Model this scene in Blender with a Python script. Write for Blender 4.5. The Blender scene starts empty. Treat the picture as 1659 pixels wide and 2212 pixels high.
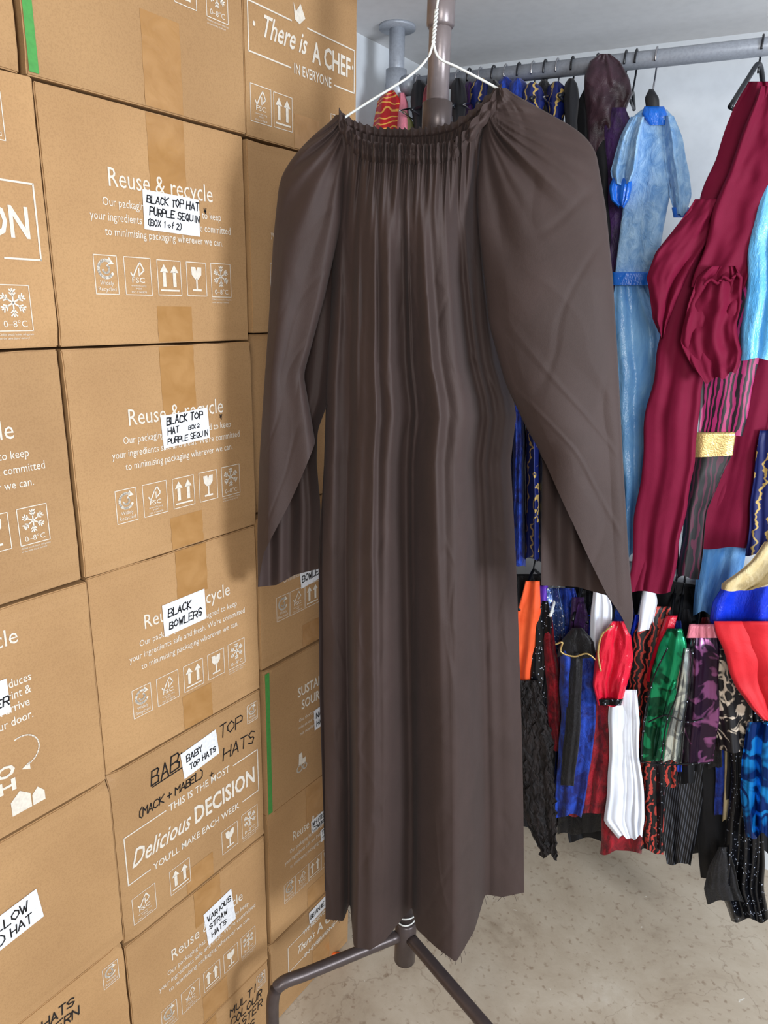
import bpy, bmesh, math, random
import numpy as np
from mathutils import Vector, Matrix, noise
random.seed(7)
sc = bpy.context.scene
sc.view_settings.view_transform = 'Standard'
# ------------------------------------------------------------------ survey of the room (camera at 1.6 m)
F = 1533.0
down = Vector((-120, 5260, 1533)).normalized()
BY = Vector((1131, -421, 1533)); BY = (BY - down * BY.dot(down)).normalized()
UP = -down
BX = BY.cross(UP)
CAM = Vector((0, 0, 1.6))
def ray(u, v):
    c = Vector((u - 829.5, v - 1106.0, F))
    return Vector((BX.dot(c), BY.dot(c), UP.dot(c)))
HD = ray(829.5, 1106); HD.z = 0; HD.normalize()
LAT = Vector((HD.y, -HD.x, 0))
def on_x(u, v, x):
    d = ray(u, v); return CAM + d * (x / d.x)
def on_z(u, v, z):
    d = ray(u, v); return CAM + d * ((z - CAM.z) / d.z)
def at_d(u, v, D):
    d = ray(u, v); return CAM + d * (D / d.dot(HD))
class Frame:
    def __init__(s, o, ax):
        s.o = o; s.ax = ax.normalized(); s.n = Vector((s.ax.y, -s.ax.x, 0))
        if s.n.dot(CAM - o) < 0: s.n = -s.n
    def pt(s, u, v, b=0.0):
        d = ray(u, v)
        t = (s.o + s.n * b - CAM).dot(s.n) / d.dot(s.n)
        return CAM + d * t

cam_d = bpy.data.cameras.new("camera"); cam = bpy.data.objects.new("camera", cam_d)
sc.collection.objects.link(cam)
M = Matrix(((BX.x, -BX.y, -BX.z, 0), (BY.x, -BY.y, -BY.z, 0), (UP.x, -UP.y, -UP.z, 1.6), (0, 0, 0, 1)))
cam.matrix_world = M
cam_d.sensor_fit = 'VERTICAL'; cam_d.sensor_height = 36.0; cam_d.lens = 36.0 * F / 2212.0
cam_d.clip_start = 0.02
sc.camera = cam

# ------------------------------------------------------------------ materials
def S(r, g, b):
    return tuple((c / 255 / 12.92) if c / 255 <= 0.04045 else ((c / 255 + 0.055) / 1.055) ** 2.4 for c in (r, g, b)) + (1,)
def newmat(name):
    m = bpy.data.materials.new(name); m.use_nodes = True
    nt = m.node_tree; b = nt.nodes["Principled BSDF"]
    return m, nt, b
def N(nt, t, **kw):
    n = nt.nodes.new(t)
    for k, v in kw.items():
        if k in n.inputs.keys(): n.inputs[k].default_value = v
        else: setattr(n, k, v)
    return n
def coords(nt, scale=(1, 1, 1)):
    tc = N(nt, 'ShaderNodeTexCoord'); mp = N(nt, 'ShaderNodeMapping')
    mp.inputs['Scale'].default_value = scale
    nt.links.new(tc.outputs['Object'], mp.inputs['Vector']); return mp
def ramp(nt, fac, stops, interp='LINEAR'):
    r = N(nt, 'ShaderNodeValToRGB'); r.color_ramp.interpolation = interp
    el = r.color_ramp.elements
    while len(el) < len(stops): el.new(0.5)
    for e, (p, c) in zip(el, stops): e.position = p; e.color = c
    nt.links.new(fac, r.inputs['Fac']); return r
def fabric(name, c1, c2=None, rough=0.8, sheen=0.05, scale=12, stretch=(1, 1, 1), bump=0.15, metallic=0.0, lo=0.35, hi=0.65, weave=900, coat=0.0, spec=0.35, bd=.01):
    m, nt, b = newmat(name)
    c2 = c2 or tuple(min(1, x * 1.25) for x in c1[:3]) + (1,)
    mp = coords(nt, stretch)
    n = N(nt, 'ShaderNodeTexNoise', Scale=scale, Detail=5.0, Roughness=0.6); n.inputs['Distortion'].default_value = 0.6
    nt.links.new(mp.outputs[0], n.inputs['Vector'])
    r = ramp(nt, n.outputs['Fac'], [(lo, c1), (hi, c2)])
    nt.links.new(r.outputs[0], b.inputs['Base Color'])
    b.inputs['Roughness'].default_value = rough; b.inputs['Metallic'].default_value = metallic
    b.inputs['Sheen Weight'].default_value = sheen; b.inputs['Coat Weight'].default_value = coat
    b.inputs['Specular IOR Level'].default_value = spec
    n2 = N(nt, 'ShaderNodeTexNoise', Scale=float(weave), Detail=2.0)
    nt.links.new(mp.outputs[0], n2.inputs['Vector'])
    bp = N(nt, 'ShaderNodeBump', Strength=bump, Distance=0.001)
    nt.links.new(n2.outputs['Fac'], bp.inputs['Height'])
    nb = N(nt, 'ShaderNodeBump', Strength=bump, Distance=bd)
    nt.links.new(n.outputs['Fac'], nb.inputs['Height']); nt.links.new(bp.outputs[0], nb.inputs['Normal'])
    nt.links.new(nb.outputs[0], b.inputs['Normal'])
    return m
def velvet(name, c1, c2, scale=45): return fabric(name, c1, c2, 0.5, 0.12, scale, (1, 1, 0.6), 0.6, 0, 0.4, 0.72, 400)
def satin(name, c1, c2=None, metallic=0.0): return fabric(name, c1, c2, 0.28, 0.0, 14, (1.5, 1.5, .6), 0.7, metallic, weave=300, spec=.5)
def pattern(name, c1, c2, kind='wave', scale=20, rough=0.5, metallic=0.0, thr=0.5, dist=4.0, stretch=(1, 1, 1)):
    m, nt, b = newmat(name); mp = coords(nt, stretch)
    if kind == 'wave':
        t = N(nt, 'ShaderNodeTexWave', Scale=float(scale), Distortion=dist, Detail=2.0); t.inputs['Detail Scale'].default_value = 1.5
        out = t.outputs['Fac']
    elif kind == 'dots':
        t = N(nt, 'ShaderNodeTexVoronoi', Scale=float(scale)); out = t.outputs['Distance']
    elif kind == 'swirl':
        t = N(nt, 'ShaderNodeTexWave', Scale=float(scale), Distortion=14.0, Detail=1.0); t.wave_type = 'RINGS'; out = t.outputs['Fac']
    else:
        t = N(nt, 'ShaderNodeTexNoise', Scale=float(scale), Detail=1.0); t.inputs['Distortion'].default_value = 2.0; out = t.outputs['Fac']
    nt.links.new(mp.outputs[0], t.inputs['Vector'])
    r = ramp(nt, out, [(max(0, thr - .04), c1), (min(1, thr + .04), c2)])
    nt.links.new(r.outputs[0], b.inputs['Base Color'])
    b.inputs['Roughness'].default_value = rough; b.inputs['Metallic'].default_value = metallic
    return m
def plain(name, c, rough=0.5, metallic=0.0, bump=0.0, sc_=200, dark=.85):
    m, nt, b = newmat(name); mp = coords(nt)
    n = N(nt, 'ShaderNodeTexNoise', Scale=float(sc_), Detail=3.0); nt.links.new(mp.outputs[0], n.inputs['Vector'])
    d = tuple(x * dark for x in c[:3]) + (1,)
    r = ramp(nt, n.outputs['Fac'], [(0.3, d), (0.6, c)]); nt.links.new(r.outputs[0], b.inputs['Base Color'])
    b.inputs['Roughness'].default_value = rough; b.inputs['Metallic'].default_value = metallic
    if bump:
        bp = N(nt, 'ShaderNodeBump', Strength=bump, Distance=0.002); nt.links.new(n.outputs['Fac'], bp.inputs['Height'])
        nt.links.new(bp.outputs[0], b.inputs['Normal'])
    return m
def cardboard():
    m, nt, b = newmat("kraft_cardboard")
    mp = coords(nt, (1, 1, 1)); mp2 = coords(nt, (1, 1, 25))
    n1 = N(nt, 'ShaderNodeTexNoise', Scale=5.0, Detail=4.0); nt.links.new(mp.outputs[0], n1.inputs['Vector'])
    n2 = N(nt, 'ShaderNodeTexNoise', Scale=520.0, Detail=3.0); nt.links.new(mp.outputs[0], n2.inputs['Vector'])
    r = ramp(nt, n1.outputs['Fac'], [(0.3, S(166, 129, 88)), (0.7, S(182, 144, 100))])
    mx = N(nt, 'ShaderNodeMix', data_type='RGBA', blend_type='MULTIPLY'); mx.inputs[0].default_value = 0.28
    r2 = ramp(nt, n2.outputs['Fac'], [(0.35, (0.6, 0.56, 0.52, 1)), (0.55, (1, 1, 1, 1))])
    nt.links.new(r.outputs[0], mx.inputs[6]); nt.links.new(r2.outputs[0], mx.inputs[7])
    oi = N(nt, 'ShaderNodeObjectInfo'); hs = N(nt, 'ShaderNodeHueSaturation')
    mr = N(nt, 'ShaderNodeMapRange'); mr.inputs['To Min'].default_value = 0.9; mr.inputs['To Max'].default_value = 1.08
    nt.links.new(oi.outputs['Random'], mr.inputs['Value']); nt.links.new(mr.outputs[0], hs.inputs['Value'])
    nt.links.new(mx.outputs[2], hs.inputs['Color']); nt.links.new(hs.outputs[0], b.inputs['Base Color'])
    b.inputs['Roughness'].default_value = 0.65; b.inputs['Specular IOR Level'].default_value = .3
    w = N(nt, 'ShaderNodeTexNoise', Scale=5.0, Detail=2.0); nt.links.new(mp2.outputs[0], w.inputs['Vector'])
    bp = N(nt, 'ShaderNodeBump', Strength=0.2, Distance=0.0025); nt.links.new(w.outputs['Fac'], bp.inputs['Height'])
    nt.links.new(bp.outputs[0], b.inputs['Normal'])
    return m
def tape_mat():
    m, nt, b = newmat("brown_packing_tape"); mp = coords(nt, (1, 1, 1.4))
    n = N(nt, 'ShaderNodeTexNoise', Scale=22.0, Detail=4.0); n.inputs['Distortion'].default_value = .4
    nt.links.new(mp.outputs[0], n.inputs['Vector'])
    r = ramp(nt, n.outputs['Fac'], [(0.3, S(158, 116, 68)), (0.7, S(174, 132, 84))])
    nt.links.new(r.outputs[0], b.inputs['Base Color']); b.inputs['Roughness'].default_value = 0.22
    bp = N(nt, 'ShaderNodeBump', Strength=0.35, Distance=0.006); nt.links.new(n.outputs['Fac'], bp.inputs['Height'])
    nt.links.new(bp.outputs[0], b.inputs['Normal']); return m
def concrete():
    m, nt, b = newmat("stained_concrete"); mp = coords(nt)
    n1 = N(nt, 'ShaderNodeTexNoise', Scale=3.4, Detail=9.0, Roughness=0.7); nt.links.new(mp.outputs[0], n1.inputs['Vector'])
    n1.inputs['Distortion'].default_value = 0.4
    r = ramp(nt, n1.outputs['Fac'], [(0.3, S(146, 130, 110)), (0.45, S(176, 161, 141)), (0.6, S(188, 175, 156)), (0.75, S(204, 194, 178))])
    v = N(nt, 'ShaderNodeTexVoronoi', Scale=1.7); v.feature = 'DISTANCE_TO_EDGE'
    nd = N(nt, 'ShaderNodeTexNoise', Scale=8.0, Detail=6.0); nt.links.new(mp.outputs[0], nd.inputs['Vector'])
    ad = N(nt, 'ShaderNodeMix', data_type='RGBA', blend_type='ADD'); ad.inputs[0].default_value = 0.2
    nt.links.new(mp.outputs[0], ad.inputs[6]); nt.links.new(nd.outputs['Color'], ad.inputs[7]); nt.links.new(ad.outputs[2], v.inputs['Vector'])
    cr = ramp(nt, v.outputs['Distance'], [(0.0, (0.42, 0.35, 0.3, 1)), (0.004, (1, 1, 1, 1))])
    n3 = N(nt, 'ShaderNodeTexNoise', Scale=60.0, Detail=7.0); nt.links.new(mp.outputs[0], n3.inputs['Vector'])
    sp = ramp(nt, n3.outputs['Fac'], [(0.30, (0.55, 0.46, 0.4, 1)), (0.42, (1, 1, 1, 1))])
    vs = N(nt, 'ShaderNodeTexVoronoi', Scale=13.0); nt.links.new(ad.outputs[2], vs.inputs['Vector'])
    ws = ramp(nt, vs.outputs['Distance'], [(0.035, (.8, .8, .8, 1)), (0.055, (0, 0, 0, 1))])
    m1 = N(nt, 'ShaderNodeMix', data_type='RGBA', blend_type='MULTIPLY'); m1.inputs[0].default_value = 0.4
    m2 = N(nt, 'ShaderNodeMix', data_type='RGBA', blend_type='MULTIPLY'); m2.inputs[0].default_value = 0.7
    m3 = N(nt, 'ShaderNodeMix', data_type='RGBA', blend_type='MIX'); m3.inputs[7].default_value = S(222, 218, 208)
    nt.links.new(r.outputs[0], m1.inputs[6]); nt.links.new(cr.outputs[0], m1.inputs[7])
    nt.links.new(m1.outputs[2], m2.inputs[6]); nt.links.new(sp.outputs[0], m2.inputs[7])
    nt.links.new(ws.outputs[0], m3.inputs[0]); nt.links.new(m2.outputs[2], m3.inputs[6])
    nt.links.new(m3.outputs[2], b.inputs['Base Color']); b.inputs['Roughness'].default_value = 0.5
    bp = N(nt, 'ShaderNodeBump', Strength=0.2, Distance=0.003); nt.links.new(n3.outputs['Fac'], bp.inputs['Height'])
    nt.links.new(bp.outputs[0], b.inputs['Normal']); return m

MC = cardboard(); MT = tape_mat()
M_WHITE = plain("white_print", S(220, 212, 198), 0.7)
M_PAPER = plain("paper", S(230, 232, 236), 0.6)
M_INK = plain("black_marker", S(18, 18, 22), 0.5)
M_GREEN = plain("green_print", S(72, 150, 70), 0.6)
M_GOWN = fabric("brown_cotton", S(54, 41, 38), S(59, 45, 42), 0.68, 0.03, 11, (1, 1, .8), 0.22, weave=1000, spec=.32, bd=.006)
M_WIRE = plain("white_coated_wire", S(225, 228, 225), 0.35)
M_POLE = plain("brown_painted_steel", S(128, 118, 118), 0.32, 0.35, 0.2, 60)
M_POLED = plain("dark_painted_steel", S(82, 72, 71), 0.36, 0.4, 0.2, 60)
M_STEEL = plain("grey_painted_steel", S(158, 164, 174), 0.4, 0.2)
M_CHROME = plain("chrome", S(200, 200, 205), 0.15, 1.0)
M_BLKPL = plain("black_plastic", S(20, 22, 28), 0.35)

# ------------------------------------------------------------------ mesh helpers
def link(o): sc.collection.objects.link(o); return o
def thing(name, label, cat, loc, group=None):
    e = bpy.data.objects.new(name, None); e.empty_display_size = 0.05; e.location = loc; link(e)
    e["label"] = label; e["category"] = cat
    if group: e["group"] = group
    return e
def mk(name, V, Fc, mat, root=None, parent=None, smooth=True, label=None, cat=None, group=None):
    V = [Vector(v) for v in V]
    if root is not None: o = root.location.copy()
    else:
        o = Vector((sum(v.x for v in V) / len(V), sum(v.y for v in V) / len(V), min(v.z for v in V)))
    me = bpy.data.meshes.new(name); me.from_pydata([tuple(v - o) for v in V], [], Fc); me.update()
    me.materials.append(mat)
    if smooth: me.polygons.foreach_set('use_smooth', [True] * len(me.polygons))
    ob = bpy.data.objects.new(name, me); link(ob)
    if root is not None:
        ob.parent = parent or root
    else:
        ob.location = o
    if label: ob["label"] = label
    if cat: ob["category"] = cat
    if group: ob["group"] = group
    return ob
def tube(path, r, n=10, caps=True, squash=None):
    path = [Vector(p) for p in path]; V = []; Fc = []
    k = len(path); ref = Vector((0.3, 0.2, 1)).normalized()
    for i, p in enumerate(path):
        t = (path[min(i + 1, k - 1)] - path[max(i - 1, 0)]).normalized()
        if abs(t.dot(ref)) > 0.95: rr = Vector((1, 0, 0))
        else: rr = ref
        a = t.cross(rr).normalized(); b = t.cross(a)
        ri = r[i] if isinstance(r, (list, tuple)) else r
        for j in range(n):
            th = 2 * math.pi * j / n
            V.append(p + a * math.cos(th) * ri + b * math.sin(th) * ri)
    for i in range(k - 1):
        for j in range(n):
            Fc.append((i * n + j, i * n + (j + 1) % n, (i + 1) * n + (j + 1) % n, (i + 1) * n + j))
    if caps: Fc.append(tuple(range(n))[::-1]); Fc.append(tuple(range((k - 1) * n, k * n)))
    return V, Fc
def smooth_path(pts, m=8):
    pts = [Vector(p) for p in pts]; out = []
    for i in range(len(pts) - 1):
        p0 = pts[max(i - 1, 0)]; p1 = pts[i]; p2 = pts[i + 1]; p3 = pts[min(i + 2, len(pts) - 1)]
        for j in range(m):
            t = j / m
            out.append(0.5 * ((2 * p1) + (p2 - p0) * t + (2 * p0 - 5 * p1 + 4 * p2 - p3) * t * t + (3 * p1 - p0 - 3 * p2 + p3) * t ** 3))
    out.append(pts[-1]); return out
def join(*parts):
    V = []; Fc = []
    for v, f in parts:
        o = len(V); V += list(v); Fc += [tuple(i + o for i in q) for q in f]
    return V, Fc
def slab(name, x0, x1, y0, y1, z0, z1, mat, rot=None, origin=None):
    V = [(x, y, z) for z in (z0, z1) for y in (y0, y1) for x in (x0, x1)]
    if rot is not None: V = [origin + rot[0] * v[0] + rot[1] * v[1] + Vector((0, 0, v[2])) for v in V]
    Fc = [(0, 2, 3, 1), (4, 5, 7, 6), (0, 1, 5, 4), (2, 6, 7, 3), (0, 4, 6, 2), (1, 3, 7, 5)]
    o = mk(name, V, Fc, mat, smooth=False); o["kind"] = "structure"; return o
def sm(x): x = max(0, min(1, x)); return x * x * (3 - 2 * x)
def nz(a, b=0.0, c=0.0): return noise.noise(Vector((a, b, c)))

# ------------------------------------------------------------------ flat printing
_tc = {}
def text_geo(s, bold=0.0):
    if (s, bold) in _tc: return _tc[(s, bold)]
    cu = bpy.data.curves.new("t", 'FONT'); cu.body = s; cu.resolution_u = 2; cu.offset = bold
    ob = bpy.data.objects.new("t", cu); link(ob)
    dg = bpy.context.evaluated_depsgraph_get(); dg.update()
    me = bpy.data.meshes.new_from_object(ob.evaluated_get(dg))
    V = [(v.co.x, v.co.y) for v in me.vertices]; Fc = [tuple(p.vertices) for p in me.polygons]
    bpy.data.objects.remove(ob); bpy.data.curves.remove(cu); bpy.data.meshes.remove(me)
    _tc[(s, bold)] = (V, Fc); return V, Fc
CAP = max(v[1] for v in text_geo("H")[0])
STROKE = {'A': "00 26 40|12 32", 'B': "00 06 36 45 33 03|33 42 40 00", 'C': "45 36 16 04 01 20 41", 'D': "00 06 26 44 42 20 00", 'E': "46 06 00 40|03 33",
 'F': "46 06 00|03 33", 'G': "45 26 04 01 20 41 43 23", 'H': "00 06|40 46|03 43", 'I': "20 26", 'K': "00 06|46 03 40", 'L': "06 00 40", 'M': "00 06 23 46 40",
 'N': "00 06 40 46", 'O': "26 04 02 20 42 44 26", 'P': "00 06 36 45 43 03", 'Q': "26 04 02 20 42 44 26|22 40", 'R': "00 06 36 45 43 03|23 40",
 'S': "45 26 05 13 33 42 30 01", 'T': "06 46|26 20", 'U': "06 01 20 41 46", 'V': "06 20 46", 'W': "06 10 24 30 46", 'X': "00 46|06 40", 'Y': "06 23 46|23 20",
 'Z': "06 46 00 40", '(': "47 25 21 4/", ')': "07 25 21 0/", '+': "03 43|21 25", '1': "20 26 15", '2': "05 26 44 00 40", '*': "13 33|22 35|15 31", 'o': "23 02 20 42 23", 'f': "36 25 20|13 33", "'": "26 25"}
class Flat:
    def __init__(s): s.V = []; s.F = []
    def poly(s, pts):
        o = len(s.V); s.V += [tuple(p) for p in pts]; s.F.append(tuple(range(o, o + len(pts))))
    def line(s, p, q, w):
        dx, dy = q[0] - p[0], q[1] - p[1]; L = math.hypot(dx, dy) or 1e-6
        ex, ey = dx / L * w * .4, dy / L * w * .4; nx, ny = -dy / L * w / 2, dx / L * w / 2
        s.poly([(p[0] - ex - nx, p[1] - ey - ny), (q[0] + ex - nx, q[1] + ey - ny), (q[0] + ex + nx, q[1] + ey + ny), (p[0] - ex + nx, p[1] - ey + ny)])
    def pline(s, pts, w):
        for a, b in zip(pts, pts[1:]): s.line(a, b, w)
    def arc(s, c, r, a0, a1, w, n=16):
        s.pline([(c[0] + r * math.cos(math.radians(a0 + (a1 - a0) * i / n)), c[1] + r * math.sin(math.radians(a0 + (a1 - a0) * i / n))) for i in range(n + 1)], w)
    def rect(s, x0, y0, x1, y1, w=0.001): s.pline([(x0, y0), (x1, y0), (x1, y1), (x0, y1), (x0, y0)], w)
    def text(s, t, x0, x1, y, h, shear=0.0, bold=0.0, rise=0.0):
        V, Fc = text_geo(t, bold)
        if not V: return
        a = min(v[0] for v in V); b = max(v[0] for v in V); k = (x1 - x0) / (b - a); ky = h / CAP
        o = len(s.V)
        for x, yy in V:
            X_ = x0 + (x - a) * k; Y_ = yy * ky
            s.V.append((X_ + Y_ * shear, y + Y_ + rise * (X_ - x0)))
        s.F += [tuple(i + o for i in f) for f in Fc]
    def hand(s, t, x, y, h, w=0.0016, adv=0.95, rise=0.0, slant=0.12):
        x_ = x
        for ch in t:
            if ch in STROKE:
                cw = h * 0.62 * random.uniform(.85, 1.1); ch_h = h * random.uniform(.9, 1.1); dy = random.uniform(-.06, .06) * h
                for pl in STROKE[ch].split('|'):
                    pts = []
                    for q in pl.split():
                        px = int(q[0]) / 4; py = (ord(q[1]) - 48) / 6
                        px += random.uniform(-.05, .05); py += random.uniform(-.04, .04)
                        X_ = x_ + px * cw + py * ch_h * slant
                        pts.append((X_, y + py * ch_h + dy + rise * (X_ - x)))
                    s.pline(pts, w)
                x_ += (cw * (0.6 if ch in "I1" else 1) + h * 0.22) * adv
            else: x_ += h * 0.45 * adv
        return x_
    def icon(s, kind, cx, cy, z):
        w = .0011
        if kind == 'rec':
            hw, hh = z * .42, z * .6; s.rect(cx - hw, cy - hh, cx + hw, cy + hh, w)
            c = (cx, cy + hh * .3); r = z * .27
            s.arc(c, r, 60, 330, z * .09); s.arc(c, r * .45, 200, 420, z * .07)
            s.poly([(c[0] + r * .3, c[1] + r * .5), (c[0] + r * .5, c[1] + r * 1.4), (c[0] + r * 1.15, c[1] + r * .6)])
            s.text("Widely", cx - hw * .6, cx + hw * .6, cy - hh * .52, z * .13); s.text("Recycled", cx - hw * .78, cx + hw * .78, cy - hh * .84, z * .13)
        elif kind == 'fsc':
            s.rect(cx - z * .52, cy - z * .6, cx + z * .52, cy + z * .6, w)
            s.pline([(cx - z * .28, cy + z * .1), (cx - z * .2, cy - z * .02), (cx - z * .02, cy + z * .3), (cx + .1 * z, cy + .45 * z), (cx + .24 * z, cy + .2 * z), (cx + .1 * z, cy + .08 * z)], z * .05)
            s.line((cx + .04 * z, cy + .02 * z), (cx + .04 * z, cy + .25 * z), z * .04)
            s.text("FSC", cx - z * .25, cx + z * .25, cy - z * .2, z * .16, bold=.01)
            s.text("www.fsc.org", cx - z * .3, cx + z * .3, cy - z * .33, z * .06); s.text("MIX", cx - z * .12, cx + z * .12, cy - z * .43, z * .06)
            s.text("FSC C140878", cx - z * .3, cx + z * .3, cy - z * .54, z * .06)
        elif kind == 'up':
            s.rect(cx - z * .5, cy - z * .58, cx + z * .5, cy + z * .58, w)
            for d in (-.22, .22):
                x = cx + d * z
                s.poly([(x - z * .07, cy - z * .3), (x + z * .07, cy - z * .3), (x + z * .07, cy + z * .2), (x - z * .07, cy + z * .2)])
                s.poly([(x - z * .18, cy + z * .18), (x + z * .18, cy + z * .18), (x, cy + z * .45)])
            s.line((cx - z * .38, cy - z * .42), (cx + z * .38, cy - z * .42), z * .06)
        elif kind == 'glass':
            s.rect(cx - z * .45, cy - z * .58, cx + z * .45, cy + z * .58, w)
            s.poly([(cx - z * .24, cy + z * .42), (cx - z * .22, cy + z * .15), (cx - z * .08, cy), (cx + z * .08, cy), (cx + z * .22, cy + z * .15), (cx + z * .24, cy + z * .42), (cx + z * .06, cy + z * .42), (cx + z * .0, cy + z * .28), (cx - z * .04, cy + z * .42)])
            s.line((cx, cy), (cx, cy - z * .35), z * .07); s.line((cx - z * .18, cy - z * .38), (cx + z * .18, cy - z * .38), z * .07)
        elif kind == 'snow':
            s.rect(cx - z * .48, cy - z * .6, cx + z * .48, cy + z * .6, w); c = (cx, cy + z * .14)
            for k in range(6):
                a = math.radians(60 * k + 30); dx, dy = math.cos(a), math.sin(a); R = z * .36
                s.line(c, (c[0] + dx * R, c[1] + dy * R), z * .045)
                for q in (.5, .75):
                    for sg in (-1, 1):
                        b = a + sg * .8; p = (c[0] + dx * R * q, c[1] + dy * R * q)
                        s.line(p, (p[0] + math.cos(b) * z * .11, p[1] + math.sin(b) * z * .11), z * .04)
            s.text("0–8°C", cx - z * .33, cx + z * .33, cy - z * .5, z * .17)
            s.text("Chilled pouch inside, refrigerate", cx - z * .48, cx + z * .48, cy - z * .72, z * .055)
            s.text("on the same day of delivery!", cx - z * .48, cx + z * .35, cy - z * .82, z * .055)

# ------------------------------------------------------------------ boxes
XF = -0.90
yl = np.mean([on_x(u, v, XF).y for u, v in ((80, 170), (128, 745), (175, 1250), (214, 1680), (262, 2050))])
yr = np.mean([on_x(u, v, XF).y for u, v in ((522, 290), (540, 735), (555, 1130), (562, 1480), (580, 1790))])
zb = []
for (a, b) in (((80, 170), (522, 290)), ((128, 748), (540, 735)), ((177, 1250), (555, 1130)), ((222, 1685), (560, 1483)), ((262, 2055), (580, 1790)), ((300, 2345), (588, 2068))):
    zb.append((on_x(*a, XF).z + on_x(*b, XF).z) / 2)
ztop = zb[0] + .325
y0c, y3 = yl - .352, float(on_x(772, 200, XF).y)
BG = "stacked kraft cardboard boxes"
def reuse(f, W, H, dt=0.0, icons=True):
    f.text("Reuse & recycle", .27 * W, .80 * W, .665 * H + dt, .0235, bold=.0)
    f.text("Our packaging has been designed to keep", .235 * W, .845 * W, .585 * H + dt, .0105, bold=.002)
    f.text("your ingredients safe and fresh. We're committed", .175 * W, .90 * W, .525 * H + dt, .0105, bold=.002)
    f.text("to minimising packaging wherever we can.", .235 * W, .85 * W, .465 * H + dt, .0105, bold=.002)
    if icons:
        for k, s in zip(('rec', 'fsc', 'up', 'glass', 'snow'), (.225, .375, .535, .685, .83)): f.icon(k, s * W, .30 * H + dt, .042)
def decision(f, W, H, dt=0.0):
    a, b = .05 * W, .96 * W; lo, hi = .34 * H + dt, .62 * H + dt; w = .0022
    f.text("THIS IS THE MOST", .32 * W, .74 * W, hi - .007, .014, bold=.01)
    f.text("YOU'LL MAKE EACH WEEK", .2 * W, .80 * W, lo - .007, .013, bold=.01)
    f.text("Delicious", .08 * W, .44 * W, .42 * H + dt, .033, shear=.3, bold=.012)
    f.text("DECISION", .48 * W, .93 * W, .42 * H + dt, .034, bold=.022)
    f.line((a, lo), (a, hi), w); f.line((b, lo), (b, hi), w)
    f.line((a, hi), (.30 * W, hi), w); f.line((.77 * W, hi), (b, hi), w); f.line((a, lo), (.18 * W, lo), w); f.line((.83 * W, lo), (b, lo), w)
def chef(f, W, z0, zh, H):
    w = .0022; a, b = .035 * W, .97 * W
    f.text("There is", .13 * W, .50 * W, z0 + .028, .030, shear=.3, bold=.012)
    f.text("A CHEF", .56 * W, .93 * W, z0 + .022, .030, bold=.02)
    f.text("IN EVERYONE", .40 * W, .74 * W, z0 - .006, .015, bold=.012)
    f.text("•", .07 * W, .09 * W, z0 + .03, .02); f.text("•", .945 * W, .96 * W, z0 + .03, .02)
    f.poly([(.45 * W, zh), (.5 * W, zh + .012), (.46 * W, zh + .03), (.42 * W, zh + .016), (.4 * W, zh + .028), (.41 * W, zh + .004)])
    f.line((a, z0), (a, zh), w); f.line((b, z0), (b, zh), w); f.line((a, zh), (.38 * W, zh), w); f.line((.52 * W, zh), (b, zh), w)
    f.line((a, z0), (.37 * W, z0), w); f.line((.77 * W, z0), (b, z0), w)

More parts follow.
